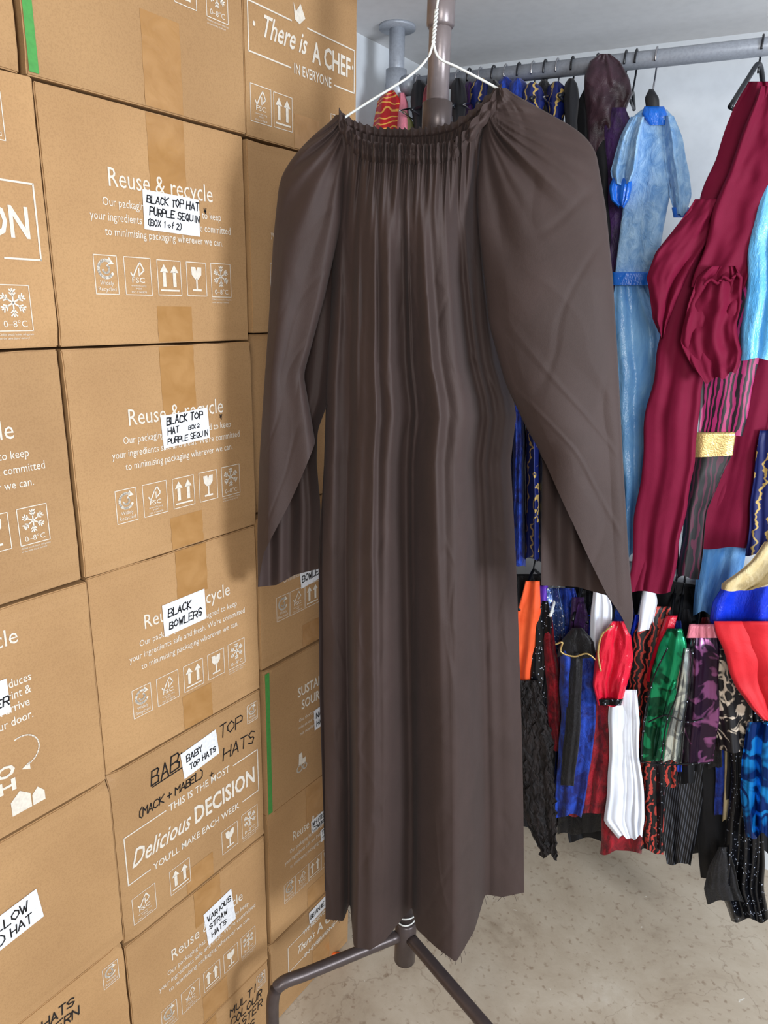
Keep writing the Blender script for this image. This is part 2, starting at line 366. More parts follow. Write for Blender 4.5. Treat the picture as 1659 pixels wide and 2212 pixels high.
RB = random.Random(31)
def box(label, ya, yb, za, zt, prt=None, tape=(.55, .66, .17), stickers=(), pen=None, green=False, dx=0.0, tw=.064, penlabel=None):
    g = .0022; ya += g + RB.uniform(0, .002); yb -= g + RB.uniform(0, .002); zt -= g + RB.uniform(0, .0015)
    W, H = yb - ya, zt - za; dep = .275; xf = XF + dx
    root = thing("cardboard_box", label, "box", (xf - dep / 2, (ya + yb) / 2, za), BG)
    root.rotation_euler = (RB.uniform(-.004, .004), 0, RB.uniform(-.005, .005))
    bm = bmesh.new(); bmesh.ops.create_cube(bm, size=1)
    for v in bm.verts: v.co = Vector((v.co.x * dep, v.co.y * W, v.co.z * H + H / 2))
    bmesh.ops.bevel(bm, geom=bm.edges[:], offset=.0016, segments=2, affect='EDGES')
    bmesh.ops.subdivide_edges(bm, edges=[e for e in bm.edges if e.calc_length() > .1], cuts=27, use_grid_fill=True)
    sd = RB.random() * 50
    for v in bm.verts:
        y, z = v.co.y, v.co.z
        et = sm(1 - (H - z) / .010); eb = sm(1 - z / .010); es = sm(1 - (W / 2 - abs(y)) / .010)
        v.co.z -= .0026 * abs(nz(y * 14, sd, 0)) * et
        v.co.y -= math.copysign(.0020, y) * abs(nz(z * 14, sd, 3)) * es
        if v.co.x > dep * .49:
            cd = math.hypot(W / 2 - abs(y), min(z, H - z)); v.co.x -= .009 * sm(1 - cd / .022) * max(0, nz(y * 3, z * 3, sd + 5)) * 2
            if abs(z - (H - .0125)) < .006 or abs(z - .0125) < .006: v.co.x -= .0007
    me = bpy.data.meshes.new("box_body"); bm.to_mesh(me); bm.free(); me.materials.append(MC)
    me.polygons.foreach_set('use_smooth', [False] * len(me.polygons))
    ob = bpy.data.objects.new("box_body", me); link(ob); ob.parent = root
    def put(f, nm, mat, off, parent=None, lab=None):
        if not f.V: return None
        V = [(xf + off, ya + s_, za + t_) for s_, t_ in f.V]
        return mk(nm, V, f.F, mat, root=root, parent=parent, smooth=False, label=lab)
    if prt:
        f = Flat(); prt(f, W, H); put(f, "printed_lettering", M_WHITE, .0008, lab="white printed lettering and handling symbols")
    if tape:
        c = tape[0] * W
        for (t0, t1) in ((tape[1] * H, H - .002), (.002, tape[2] * H)):
            if t1 - t0 < .01: continue
            j = random.uniform(-.004, .004); nseg = 10; V = []; Fc = []
            for i in range(nseg + 1):
                t = t0 + (t1 - t0) * i / nseg; e = random.uniform(-.0008, .0008) if 0 < i < nseg else 0
                for s_ in (c - tw / 2 + j + e, c, c + tw / 2 + j + e): V.append((xf + .0005, ya + s_, za + t))
            for i in range(nseg):
                for k in (0, 1): Fc.append((i * 3 + k, i * 3 + k + 1, i * 3 + k + 4, i * 3 + k + 3))
            mk("packing_tape", V, Fc, MT, root=root, smooth=False)
    if green:
        f = Flat(); f.poly([(0.002, .004), (.014, .004), (.014, H - .006), (.002, H - .006)]); put(f, "green_edge_strip", M_GREEN, .0006)
    if pen:
        f = Flat(); pen(f, W, H); put(f, "marker_handwriting", M_INK, .0011, lab=penlabel)
    for (s0, t0, sw, sh, tilt, lines) in stickers:
        cs, cn = math.cos(tilt), math.sin(tilt)
        R = lambda x, y: (s0 + x * cs - y * cn, t0 + x * cn + y * cs)
        f = Flat(); f.poly([R(-sw / 2, -sh / 2), R(sw / 2, -sh / 2), R(sw / 2, sh / 2), R(-sw / 2, sh / 2)])
        st = put(f, "paper_label", M_PAPER, .0016, lab="white paper sticker with handwriting")
        f = Flat()
        for (tx, lx, ly, h) in lines: f.hand(tx, lx - sw / 2, ly - sh / 2, h, w=max(.0013, min(.0021, h * .17)))
        f.V = [R(x, y) for x, y in f.V]; put(f, "handwriting", M_INK, .0021, parent=st)
    return root
def px(u, v, ya, za):
    p = on_x(u, v, XF); return p.y - ya, p.z - za

# middle stack
yt = float(on_x(43, 80, XF).y)
def p_T1(f, W, H):
    for k, s in zip(('rec', 'fsc', 'up', 'glass', 'snow'), (.19, .36, .53, .69, .855)): f.icon(k, s * W, .165, .042)
    f.text("to minimising packaging wherever we can.", .235 * W, .85 * W, .21, .0105, bold=.004)
    f.text("your ingredients safe and fresh. We're committed", .175 * W, .90 * W, .23, .0105, bold=.004)
    f.text("Reuse & recycle", .27 * W, .80 * W, .27, .023)
box("kraft cardboard box with green edge at top of stack", yt, yr, zb[0], ztop, p_T1, (.57, .9, .36), green=True, dx=.006)
s = px(368, 462, yl, zb[1])
box("kraft box with sticker for black top hats, box 1 of 2", yl, yr, zb[1], zb[0], lambda f, W, H: reuse(f, W, H),
    stickers=[(s[0], s[1], .100, .052, -.02, [("BLACK TOP HAT", .006, .036, .010), ("PURPLE SEQUIN", .010, .020, .0095), ("(BOX 1 of 2)", .004, .006, .008)])],
    pen=lambda f, W, H: f.hand("*", s[0] + .058, s[1] + .004, .012))
s2 = px(395, 923, yl, zb[2])
box("kraft box with sticker for black top hats, second box", yl, yr, zb[2], zb[1], lambda f, W, H: reuse(f, W, H, -.004), dx=.004,
    stickers=[(s2[0], s2[1], .092, .050, .05, [("BLACK TOP", .010, .035, .011), ("HAT", .010, .020, .010), ("BOX 2", .05, .021, .006), ("PURPLE SEQUIN", .008, .005, .0085)])],
    pen=lambda f, W, H: f.hand("*", s2[0] + .068, s2[1] + .003, .011))
s3 = px(394, 1324, yl, zb[3])
box("kraft box with sticker for black bowlers", yl, yr, zb[3], zb[2], lambda f, W, H: reuse(f, W, H, -.002), (.55, .74, .2),
    stickers=[(s3[0], s3[1], .088, .056, .02, [("BLACK", .010, .032, .013), ("BOWLERS", .010, .010, .013)])])
s4 = px(425, 1632, yl, zb[4])
def p_D1(f, W, H):
    decision(f, W, H, .0)
    f.icon('fsc', .13 * W, .055, .045); f.icon('up', .36 * W, .055, .045); f.icon('glass', .72 * W, .055, .045); f.icon('snow', .88 * W, .058, .045); f.icon('rec', .93 * W, H - .04, .032)
def pen_D1(f, W, H):
    P_ = lambda u, v: px(u, v, yl, zb[4])
    a = P_(318, 1705); f.hand("BABY", a[0], a[1] + .004, .028, .0026); f.line((a[0] + .003, a[1] - .001), (a[0] + .075, a[1] + .001), .0022)
    a = P_(468, 1600); f.hand("TOP", a[0], a[1], .024, .0022); a = P_(476, 1648); f.hand("HATS", a[0], a[1], .026, .0024)
    a = P_(288, 1780); f.hand("(MACK + MABEL)", a[0], a[1] + .004, .0150, .0020, adv=.9); a = P_(446, 1690); f.hand("+", a[0], a[1] + .004, .013, .0018)
box("kraft box marked baby top hats in black marker", yl + .004, yr, zb[4], zb[3], p_D1, (.5, .97, .16),
    stickers=[(s4[0], s4[1], .082, .054, .10, [("BABY", .010, .031, .012), ("TOP HATS", .014, .010, .011)])], pen=pen_D1, penlabel="black marker writing")
s5 = px(468, 1985, yl, zb[5])
box("kraft box with sticker for various straw hats", yl + .006, yr, zb[5], zb[4], lambda f, W, H: reuse(f, W, H, .0), (.55, .74, .2),
    stickers=[(s5[0], s5[1], .072, .082, .10, [("VARIOUS", .006, .056, .012), ("STRAW", .008, .034, .012), ("HATS", .010, .012, .012)])])
def pen_F1(f, W, H):
    f.hand("MULTI", .66 * W, H - .05, .020, .0024); f.hand("COLOUR", .66 * W, H - .080, .020, .0024); f.hand("EASTER", .66 * W, H - .110, .020, .0024); f.hand("HATS", .68 * W, H - .140, .020, .0024)
box("kraft box marked multi colour Easter hats", yl, yr, 0, zb[5], lambda f, W, H: f.icon('rec', .93 * W, H - .035, .03), (.45, .8, .2), pen=pen_F1)
# right stack
cz0 = float(on_x(533, 108, XF).z) - zb[0]; czh = cz0 + .068
def p_T2(f, W, H):
    chef(f, W, cz0, czh, H); f.icon('fsc', .12 * W, .05, .044); f.icon('up', .30 * W, .05, .044); f.icon('glass', .8 * W, .05, .04); f.icon('rec', .93 * W, H - .03, .03)
box("kraft box printed with chef slogan", yr, y3, zb[0], ztop, p_T2, (.5, .97, .17), dx=.0)
zc = [zb[0], zb[1] + .012, zb[2] + .01, float(on_x(560, 1452, XF).z), float(on_x(575, 1764, XF).z), float(on_x(585, 2042, XF).z)]
box("kraft box with reuse message beneath chef box", yr, y3, zc[1], zc[0], lambda f, W, H: reuse(f, W, H), dx=.0)
box("darker kraft box hidden behind hanging gown", yr + .012, y3, zc[2], zc[1], None, (.5, .9, .1), dx=-.02)
s6 = px(668, 1240, yr, zc[3])
box("kraft box with bowler hat sticker", yr, y3, zc[3], zc[2], lambda f, W, H: reuse(f, W, H, .02),
    stickers=[(s6[0] + .01, s6[1], .08, .04, .1, [("BOWLERS", .004, .012, .014)])])
s7 = px(688, 1545, yr, zc[4])
def p_D2(f, W, H):
    f.text("SUSTAINABLY", .34 * W, .84 * W, .70 * H, .021, bold=.02); f.text("SOURCED", .38 * W, .74 * W, .60 * H, .021, bold=.02)
    f.text("Our short supply chain cuts waste and", .35 * W, .88 * W, .52 * H, .008); f.text("reduces our environmental impact, from", .34 * W, .88 * W, .47 * H, .008); f.text("our suppliers straight to your door", .36 * W, .84 * W, .42 * H, .008)
    f.poly([(.34 * W, .2 * H), (.42 * W, .2 * H), (.42 * W, .24 * H), (.385 * W, .24 * H), (.38 * W, .29 * H), (.345 * W, .29 * H)])
    f.arc((.35 * W, .18 * H), .008, 0, 360, .003); f.arc((.41 * W, .175 * H), .006, 0, 360, .003)
box("kraft box with green edge and sustainability slogan", yr, y3, zc[4], zc[3], p_D2, (.75, .97, .1), green=True, dx=.004,
    stickers=[(s7[0] + .01, s7[1], .07, .05, .05, [("NAVY", .006, .028, .012), ("HATS", .006, .008, .012)])])
s8 = px(690, 1775, yr, zc[5])
box("kraft box with two white hat stickers", yr + .004, y3, zc[5], zc[4], lambda f, W, H: reuse(f, W, H, .0),
    stickers=[(s8[0], s8[1] + .006, .075, .035, .05, [("WHITE", .004, .018, .011), ("COWBOYS", .004, .003, .010)]), (s8[0] + .03, s8[1] - .04, .07, .034, .08, [("TREY", .004, .018, .011), ("TRILBY", .004, .003, .010)])])
def p_F2(f, W, H):
    f.text("WE BELIEVE", .38 * W, .66 * W, H - .06, .012, bold=.012); f.text("There's", .30 * W, .52 * W, H - .10, .022, shear=.3, bold=.01); f.text("A CHEF", .56 * W, .92 * W, H - .10, .026, bold=.02)
    f.text("IN EVERYONE", .4 * W, .8 * W, H - .13, .012, bold=.01); f.rect(.2 * W, H - .125, .96 * W, H - .052, .002)
box("kraft box with chef slogan at floor level", yr, y3, 0, zc[5], p_F2, (.62, .5, .4),
    stickers=[(.16, zc[5] - .03, .06, .035, .05, [("BEANIE", .004, .012, .011)])])
# left stack
ze = zb[4] + .022
def p_A0(f, W, H):
    decision(f, W, H, .0); f.icon('rec', .83 * W, H - .05, .042); f.icon('snow', .84 * W, .048, .045); f.icon('glass', .62 * W, .048, .045)
box("kraft cardboard box at top of stack", y0c - .03, yt - .002, zb[0], ztop, lambda f, W, H: f.icon('snow', .93 * W - .02, .075, .042), (.5, .9, .3), dx=.004)
box("kraft box with white delicious decision print", y0c, yl, zb[1], zb[0], p_A0, (.5, .9, .1), dx=.008)
box("kraft box with reuse message and chill symbol", y0c - .008, yl, zb[2], zb[1], lambda f, W, H: reuse(f, W, H), dx=.003)
def p_C0(f, W, H):
    P_ = lambda u, v: px(u, v, y0c, zb[3])
    e = P_(28, 1385); f.text("Reuse & recycle", e[0] - .185, e[0], e[1], .023)
    for t, u, v, wd in (("Our new packaging reduces", 57, 1466, .155), ("our carbon footprint &", 57, 1492, .13), ("helps your box arrive", 54, 1520, .125), ("fresh at your door.", 62, 1546, .11)):
        e = P_(u, v); f.text(t, e[0] - wd, e[0], e[1], .0125, bold=.006)
    e = P_(24, 1668); f.text("HELLO", e[0] - .10, e[0], e[1], .017, bold=.03)
    e = P_(26, 1700); f.text("FRESH", e[0] - .10, e[0], e[1], .017, bold=.03)
    e = P_(38, 1622); f.arc((e[0], e[1]), .024, -80, 110, .0018); q = (e[0] + .002, e[1] - .026); f.poly([(q[0] + .006, q[1] + .006), (q[0] - .006, q[1]), (q[0] + .006, q[1] - .006)])
    x, y = P_(18, 1762); f.poly([(x, y), (x + .028, y), (x + .028, y + .022), (x + .014, y + .034), (x, y + .022)]); f.poly([(x + .030, y), (x + .048, y), (x + .048, y + .015), (x + .039, y + .026), (x + .030, y + .017)])
s9 = px(-42, 1520, y0c, zb[3])
box("kraft box with delivery message and house symbol", y0c, yl + .004, zb[3], zb[2], p_C0, None, dx=.006,
    stickers=[(s9[0], s9[1], .06, .05, .0, [("FLOWER", .004, .012, .012)])])
s10 = px(-12, 2012, y0c, ze)
box("plain kraft box with yellow band hat sticker", y0c, yl + .006, ze, zb[3], None, (.28, .6, .5), dx=.008,
    stickers=[(s10[0], s10[1], .12, .055, .10, [("YELLOW", .030, .031, .0155), ("BAND HAT", .016, .008, .0155)])])
def pen_E0(f, W, H):
    a = px(98, 2212, y0c, zb[5]); f.hand("HATS", a[0] - .012, a[1], .017, .0024); f.hand("MODERN", a[0] - .03, a[1] - .026, .017, .0024)
box("kraft box marked hats in black marker", y0c, yl + .004, zb[5], ze, lambda f, W, H: f.icon('rec', .92 * W, H - .045, .034), None, pen=pen_E0, dx=.006)
box("kraft box at bottom of stack", y0c, yl, 0, zb[5], None, (.5, .8, .2))

# ------------------------------------------------------------------ rail frame and room shell
OR = at_d(880, 185, 1.9); ZR = OR.z
p2 = on_z(1659, 100, ZR); p2.z = ZR
RF = Frame(OR, p2 - OR)
PAINT = plain("white_wall_paint", S(204, 209, 214), 0.8, 0, .1, 40, .95)
CEIL = plain("grey_ceiling_paint", S(222, 222, 222), 0.8, 0, .1, 40, .95)
zceil = float(at_d(855, 52, 1.9).z)
XW = -1.20
slab("floor", -1.35, 2.2, -1.2, 3.0, -.05, 0, concrete())
slab("wall_left", XW - .1, XW, -1.2, 2.9, 0, zceil, PAINT)
slab("wall_back", -.6, 2.6, -.45, -.33, 0, zceil, PAINT, rot=(RF.ax, RF.n), origin=Vector((OR.x, OR.y, 0)))
slab("ceiling", -1.35, 2.2, -.1, 3.0, zceil, zceil + .05, CEIL)

# clothes rail with ceiling post
def fr(a, b, z): return Vector((OR.x, OR.y, 0)) + RF.ax * a + RF.n * b + Vector((0, 0, z))
root = thing("clothes_rail", "grey steel clothes rail fixed to ceiling by post", "clothes rail", fr(0, 0, ZR))
mk("rail_tube", *tube([fr(-.05, 0, ZR), fr(1.5, 0, ZR)], .0165, 16), M_STEEL, root=root)
pp = at_d(852, 120, 1.9); aP = (pp - OR).dot(RF.ax)
mk("post", *tube([fr(aP, 0, ZR - .03), fr(aP, 0, zceil)], .0185, 18), M_STEEL, root=root)
mk("ceiling_flange", *tube([fr(aP, 0, zceil - .007), fr(aP, 0, zceil)], .043, 24), M_STEEL, root=root)
mk("pipe_collar", *tube([fr(aP, 0, ZR - .04), fr(aP, 0, ZR + .035)], .025, 18), M_STEEL, root=root)
mk("pipe_collar", *tube([fr(aP + .02, 0, ZR), fr(aP + .05, 0, ZR)], .022, 18), M_STEEL, root=root)
ZL = float(RF.pt(1478, 1245, 0).z)
root = thing("lower_clothes_rail", "grey steel lower clothes rail among hanging costumes", "clothes rail", fr(.0, 0, ZL))
mk("rail_tube", *tube([fr(0.0, 0, ZL), fr(1.5, 0, ZL)], .0165, 16), M_STEEL, root=root)
mk("upright_post", *tube([fr(0.05, -.03, 0), fr(0.05, -.03, ZL + .03)], .017, 14), M_STEEL, root=root)
mk("upright_post", *tube([fr(1.48, -.03, 0), fr(1.48, -.03, ZL + .03)], .017, 14), M_STEEL, root=root)

# ------------------------------------------------------------------ garments
def shell(rows, b, dep, folds=4, amp=.006, seed=0, frame=None, M_=96, hem=6, fur=0.0, top=.35, puff=0.0):
    frame = frame or RF
    vs = [r[0] for r in rows]; Ls = [r[1] for r in rows]; Rs = [r[2] for r in rows]
    n = int(max(8, min(90, (vs[-1] - vs[0]) / 8))); V = []; Fc = []
    for i in range(n + 1):
        q = i / n; v = vs[0] + (vs[-1] - vs[0]) * q
        L = float(np.interp(v, vs, Ls)); R = float(np.interp(v, vs, Rs)); wd = R - L
        wob = .05 * wd + 2
        L += wob * nz(v * .012, seed, 1.1); R += wob * nz(v * .012, seed, 5.3)
        tp = top + (1 - top) * sm(q * 5)
        for j in range(M_):
            th = 2 * math.pi * j / M_; s_ = .5 - .5 * math.cos(th); sg = math.sin(th)
            x = s_ * folds * 1.0 + .4 * nz(v * .002, seed, 2.0) + .5 * (s_ - .5) * nz(v * .004, seed)
            n1 = nz(x, v * .0015, seed)
            f = amp * (.5 + .6 * q) * 2.6 * n1
            f += amp * .45 * nz(x * 2.7 + 3, v * .0025, seed + 4) * (.4 + .6 * q)
            f += (amp * .3 + puff) * nz(s_ * 3 + seed, v * .018, seed) + (.0006 + puff * .5) * nz(s_ * 7 + v * .02, v * .04, seed)
            f *= min(1, abs(sg) * 2)
            if fur: f += fur * nz(s_ * 40, v * .2, seed)
            uu = L + (R - L) * s_
            if fur: uu += fur * 900 * nz(v * .15, seed + 9, s_ * 10)
            vv = v + hem * q ** 6 * 2.2 * nz(s_ * folds * .8, seed * 2, 1)
            V.append(frame.pt(uu, vv, b + dep * sg * tp * (abs(sg) ** -.45 if abs(sg) > .01 else 1) + f * (1 if sg > 0 else -1)))
    for i in range(n):
        for j in range(M_): Fc.append((i * M_ + j, i * M_ + (j + 1) % M_, (i + 1) * M_ + (j + 1) % M_, (i + 1) * M_ + j))
    Fc.append(tuple(range(M_))[::-1])
    return V, Fc
_sd = [0]
def cloth(name, label, cat, rows, mat, b=.05, dep=.03, folds=4, amp=.006, root=None, group=None, **kw):
    _sd[0] += 1
    return mk(name, *shell(rows, b, dep, folds, amp, seed=_sd[0] * 1.7, **kw), mat, root=root, label=label, cat=cat, group=group)
def hanger(label, a, z, dirv, hw, mat, r=.0022, drop=.06, neck=.05, group="hangers on the clothes rails"):
    c = fr(a, 0, z); k = []
    for i in range(9):
        th = math.pi * (1.15 - 1.15 * i / 8); k.append(c + RF.n * math.cos(th) * .02 * -1 + Vector((0, 0, math.sin(th) * .02)))
    path = k + [c + RF.n * -.018 + Vector((0, 0, -.02)), c + Vector((0, 0, -.035 - neck * .3)), c + Vector((0, 0, -neck))]
    v1 = tube(smooth_path(path, 3), min(r, .0022), 6)
    t = c + Vector((0, 0, -neck))
    l = t - dirv * hw - Vector((0, 0, drop)); rr = t + dirv * hw - Vector((0, 0, drop))
    v2 = tube(smooth_path([l, t - dirv * hw * .4 - Vector((0, 0, drop * .35)), t, t + dirv * hw * .4 - Vector((0, 0, drop * .35)), rr], 4), r, 8)
    v3 = tube([l, rr], r * .7, 6)
    return mk("coat_hanger", *join(v1, v2, v3), mat, label=label, cat="hanger", group=group)

V_ROYAL = velvet("royal_blue_velvet", S(8, 20, 92), S(28, 74, 190))
V_BLACK = velvet("black_velvet", S(8, 8, 12), S(24, 24, 30))
V_BLACK2 = fabric("black_cloth", S(10, 11, 15), S(20, 21, 27), .7)
V_RED = velvet("red_velvet", S(84, 4, 18), S(176, 18, 40))
V_PURPLE = velvet("purple_velvet", S(34, 10, 56), S(70, 28, 100))
V_LB = velvet("pale_blue_velvet", S(104, 150, 200), S(162, 198, 230), 60)
S_LB = satin("pale_blue_satin", S(84, 146, 212), S(134, 188, 236))
S_SKY = satin("sky_blue_satin", S(84, 168, 226), S(118, 196, 244))
S_BLUE = satin("bright_blue_satin", S(10, 84, 186), S(24, 112, 216))
S_ROY = satin("royal_blue_satin", S(14, 40, 176), S(22, 60, 214))
M_MAR = fabric("maroon_cotton", S(106, 14, 44), S(116, 19, 51), .72, .0, 9, (1, 1, .8), .15, spec=.15)
S_RED = satin("red_satin", S(186, 12, 40), S(228, 34, 64)); S_RED2 = fabric("scarlet_cloth", S(190, 18, 32), S(210, 30, 42), .6, bump=.2)
M_ORG = fabric("orange_cloth", S(228, 80, 34), S(240, 100, 52), .6)
M_PUR = fabric("violet_cloth", S(84, 40, 160), S(104, 56, 184), .5)
M_WHT = fabric("white_cloth", S(216, 222, 234), S(232, 236, 246), .8, bump=.1)
M_GOLD = plain("gold_trim", S(214, 184, 120), .3, .6, .5, 300)
M_CREAM = satin("cream_gold_satin", S(200, 180, 132), S(228, 214, 176))
P_REDGOLD = pattern("red_gold_swirl", S(170, 16, 24), S(214, 160, 70), 'swirl', 22, .5, 0, .86)
P_FLAME = pattern("black_pink_flame", S(24, 8, 20), S(160, 34, 96), 'wave', 34, .5, 0, .5, 7, (1, 1, .35))
P_BLKMAR = pattern("black_maroon_flame", S(10, 8, 12), S(70, 14, 40), 'wave', 30, .6, 0, .7, 7, (1, 1, .35))
P_ANIM = pattern("red_black_animal_print", S(12, 10, 14), S(170, 56, 46), 'wave', 24, .5, 0, .72, 10)
P_FLOR = pattern("black_cream_floral", S(14, 12, 16), S(206, 190, 170), 'noise', 30, .5, 0, .56)
P_SEQ = pattern("black_sequins", S(190, 200, 220), S(10, 12, 18), 'dots', 120, .3, .2, .17)
P_SEQB = pattern("blue_silver_sequins", S(200, 206, 220), S(60, 84, 140), 'dots', 130, .25, .4, .25)
P_GRN = pattern("green_foil", S(8, 70, 46), S(24, 140, 92), 'noise', 16, .25, .6, .5)
P_VIO = pattern("violet_foil", S(40, 20, 42), S(130, 74, 118), 'noise', 18, .25, .6, .55)
P_SILV = pattern("silver_foil", S(150, 158, 160), S(214, 224, 218), 'noise', 18, .2, .8, .5)
P_BFOIL = pattern("blue_foil", S(10, 50, 120), S(26, 140, 226), 'noise', 14, .18, .7, .5)
P_STRIPE = pattern("black_silver_pinstripe", S(12, 13, 18), S(84, 88, 98), 'wave', 60, .5, .1, .85, .5)
P_NAVGOLD = pattern("navy_gold_trim", S(14, 28, 92), S(190, 160, 90), 'wave', 26, .45, .1, .93, 6, (.5, .5, 1))
V_PLUM = fabric("dark_plum_satin", S(36, 20, 28), S(62, 40, 50), .3, .05, 22, (1, 1, 1), .5)
V_BFEATH = fabric("black_feathers", S(12, 8, 10), S(36, 28, 28), .6, .05, 70, (1, 1, .2), .8)
M_PINK = satin("pink_satin", S(206, 120, 136)); M_OLIVE = satin("olive_satin", S(110, 112, 70))
TG = "costumes hanging on the upper rail"; LG = "costumes hanging on the lower rail"

cloth("costume", "red costume with gold swirl pattern on hanger", "costume", [(195, 838, 850), (215, 815, 862), (290, 800, 868), (420, 798, 872), (700, 800, 872)], P_REDGOLD, 0.02, .03, group=TG)
cloth("costume", "pink satin costume on hanger", "costume", [(200, 862, 872), (225, 858, 880), (300, 856, 884), (700, 858, 884)], M_PINK, 0.0, .08, 2, .003, group=TG)
cloth("costume", "olive satin costume on hanger", "costume", [(240, 868, 876), (262, 862, 892), (300, 862, 900), (700, 865, 900)], M_OLIVE, 0.03, .05, 2, .003, group=TG)
edge = [(905, V_BLACK2, "black cloth costume on hanger"), (930, V_RED, "dark red velvet costume on hanger"), (990, V_BLACK2, "black cloth costume on hanger"), (1014, V_PURPLE, "purple velvet costume on hanger"), (1038, P_NAVGOLD, "navy costume with gold trim on hanger"),
        (1066, V_BLACK, "black velvet costume on hanger"), (1092, V_ROYAL, "royal blue velvet costume on hanger"), (1120, V_ROYAL, "royal blue velvet costume on hanger"), (1150, P_NAVGOLD, "navy costume with gold trim on hanger"), (1176, V_BLACK, "black velvet costume on hanger"), (1202, P_NAVGOLD, "navy costume with gold trim on hanger"), (1234, V_BLACK2, "black cloth costume on hanger")]
for i, (u, m, lb) in enumerate(edge):
    w = 13; dz = random.uniform(-4, 8); wt = 21 if m in (P_NAVGOLD, V_ROYAL) else 15
    cloth("costume", lb, "costume", [(170 + dz, u - 5, u + 5), (184 + dz, u - wt, u + wt), (215 + dz, u - wt - 3, u + wt + 3), (262 + dz, u - w, u + w), (700, u - w, u + w), (1215 + 10 * math.sin(i * 2.1), u - w - 4, u + w + 4)], m, 0.0 + .02 * (i % 3), .12, 3, .006, group=TG, puff=.002)
    a = (RF.pt(u, 180, 0) - OR).dot(RF.ax)
    hanger("black plastic coat hanger on rail" if i % 2 else "chrome wire coat hanger on rail", a, ZR, RF.n, .11, M_BLKPL if i % 2 else M_CHROME, .004 if i % 2 else .0018, drop=.03, neck=.05)
cloth("costume", "black costume under clear cover on hanger", "costume", [(190, 1262, 1290), (230, 1240, 1320), (350, 1245, 1326), (700, 1250, 1335), (1200, 1255, 1345)], V_BLACK2, .03, .05, 3, .010, group=TG)
cloth("costume", "purple velvet costume on hanger", "costume", [(232, 1320, 1350), (275, 1306, 1368), (420, 1310, 1368), (700, 1318, 1365), (1180, 1325, 1365)], V_PURPLE, .07, .02, 2, .008, group=TG)
cloth("costume", "shiny dark plum hooded costume bunched on rail", "costume", [(116, 1295, 1318), (132, 1274, 1338), (165, 1263, 1354), (205, 1262, 1366), (250, 1264, 1352), (330, 1268, 1330), (420, 1272, 1318)], V_PLUM, .05, .03, 3, .010, group=TG, puff=.008)
# pale blue dress
root = thing("dress", "pale blue velvet princess dress with bright blue belt", "dress", RF.pt(1370, 1200, .10), TG)
B_ = .12
cloth("bodice", None, None, [(236, 1388, 1440), (252, 1368, 1456), (290, 1356, 1458), (380, 1352, 1450), (470, 1344, 1440), (540, 1333, 1424), (600, 1327, 1404)], V_LB, B_, .012, 2, .006, root=root)
cloth("collar", None, None, [(230, 1390, 1434), (246, 1386, 1442), (270, 1404, 1438)], S_BLUE, B_ + .006, .014, 2, .002, root=root, hem=0)
cloth("sleeve", "short puffed sleeve", None, [(252, 1362, 1392), (290, 1342, 1388), (330, 1328, 1382), (372, 1318, 1376), (395, 1326, 1366)], V_LB, B_ + .016, .018, 3, .009, root=root, puff=.004)
cloth("sleeve_cuff", "bright blue satin cuff", None, [(384, 1324, 1368), (405, 1314, 1366), (432, 1318, 1358), (448, 1336, 1346)], S_BLUE, B_ + .020, .014, 4, .008, root=root)
cloth("sleeve", "short puffed sleeve", None, [(250, 1432, 1456), (300, 1430, 1474), (370, 1440, 1490), (425, 1446, 1494), (462, 1456, 1484)], V_LB, B_ + .014, .018, 3, .009, root=root, puff=.004)
cloth("sleeve_trim", "bright blue sleeve trim", None, [(448, 1450, 1492), (470, 1454, 1482)], S_BLUE, B_ + .012, .016, 3, .004, root=root, hem=0, top=1)
cloth("belt", "bright blue waist band", None, [(588, 1326, 1405), (616, 1325, 1402)], S_BLUE, B_ + .002, .019, 2, .001, root=root, hem=0, top=1)
cloth("skirt", "pale blue satin skirt", None, [(606, 1327, 1402), (640, 1324, 1416), (700, 1326, 1436), (850, 1330, 1446), (1000, 1340, 1440), (1120, 1346, 1420), (1200, 1348, 1400)], S_LB, B_ - .005, .018, 4, .014, root=root)
aD = (RF.pt(1412, 180, 0) - OR).dot(RF.ax)
hanger("chrome hanger holding pale blue dress", aD, ZR, RF.ax, .05, M_CHROME, .002, drop=.02, neck=.10)
for u in (1290, 1350, 1372):
    a = (RF.pt(u, 150, 0) - OR).dot(RF.ax); hanger("black plastic coat hanger on rail", a, ZR, RF.n, .05, M_BLKPL, .004, drop=.02, neck=.06)
cloth("hanger_clip", "black plastic hanger clip on pale blue dress", "hanger clip", [(192, 1402, 1412), (212, 1392, 1424), (240, 1396, 1424)], M_BLKPL, B_ + .0, .01, 1, .0, hem=0, M_=20)
# maroon gown
root = thing("gown", "long maroon cotton gown with puffed sleeves on hanger", "gown", RF.pt(1410, 1275, .2), TG)
cloth("gown_body", None, None, [(176, 1618, 1668), (230, 1590, 1690), (320, 1552, 1710), (450, 1502, 1670), (560, 1462, 1600), (700, 1430, 1550), (850, 1404, 1514), (1000, 1384, 1502), (1150, 1368, 1474), (1278, 1360, 1450)], M_MAR, .20, .014, 2.4, .012, root=root)
cloth("sleeve", "gathered puff sleeve", None, [(430, 1500, 1580), (500, 1452, 1540), (545, 1420, 1512), (600, 1398, 1486), (650, 1404, 1464), (690, 1410, 1448), (722, 1424, 1436)], M_MAR, .225, .008, 2, .010, root=root, puff=.005, top=.6, hem=8)
cloth("sleeve", "long sleeve gathered to a puff", None, [(186, 1640, 1690), (300, 1600, 1700), (400, 1560, 1690), (500, 1530, 1668), (590, 1500, 1622), (620, 1492, 1610)], M_MAR, .235, .010, 2, .012, root=root, puff=.002)
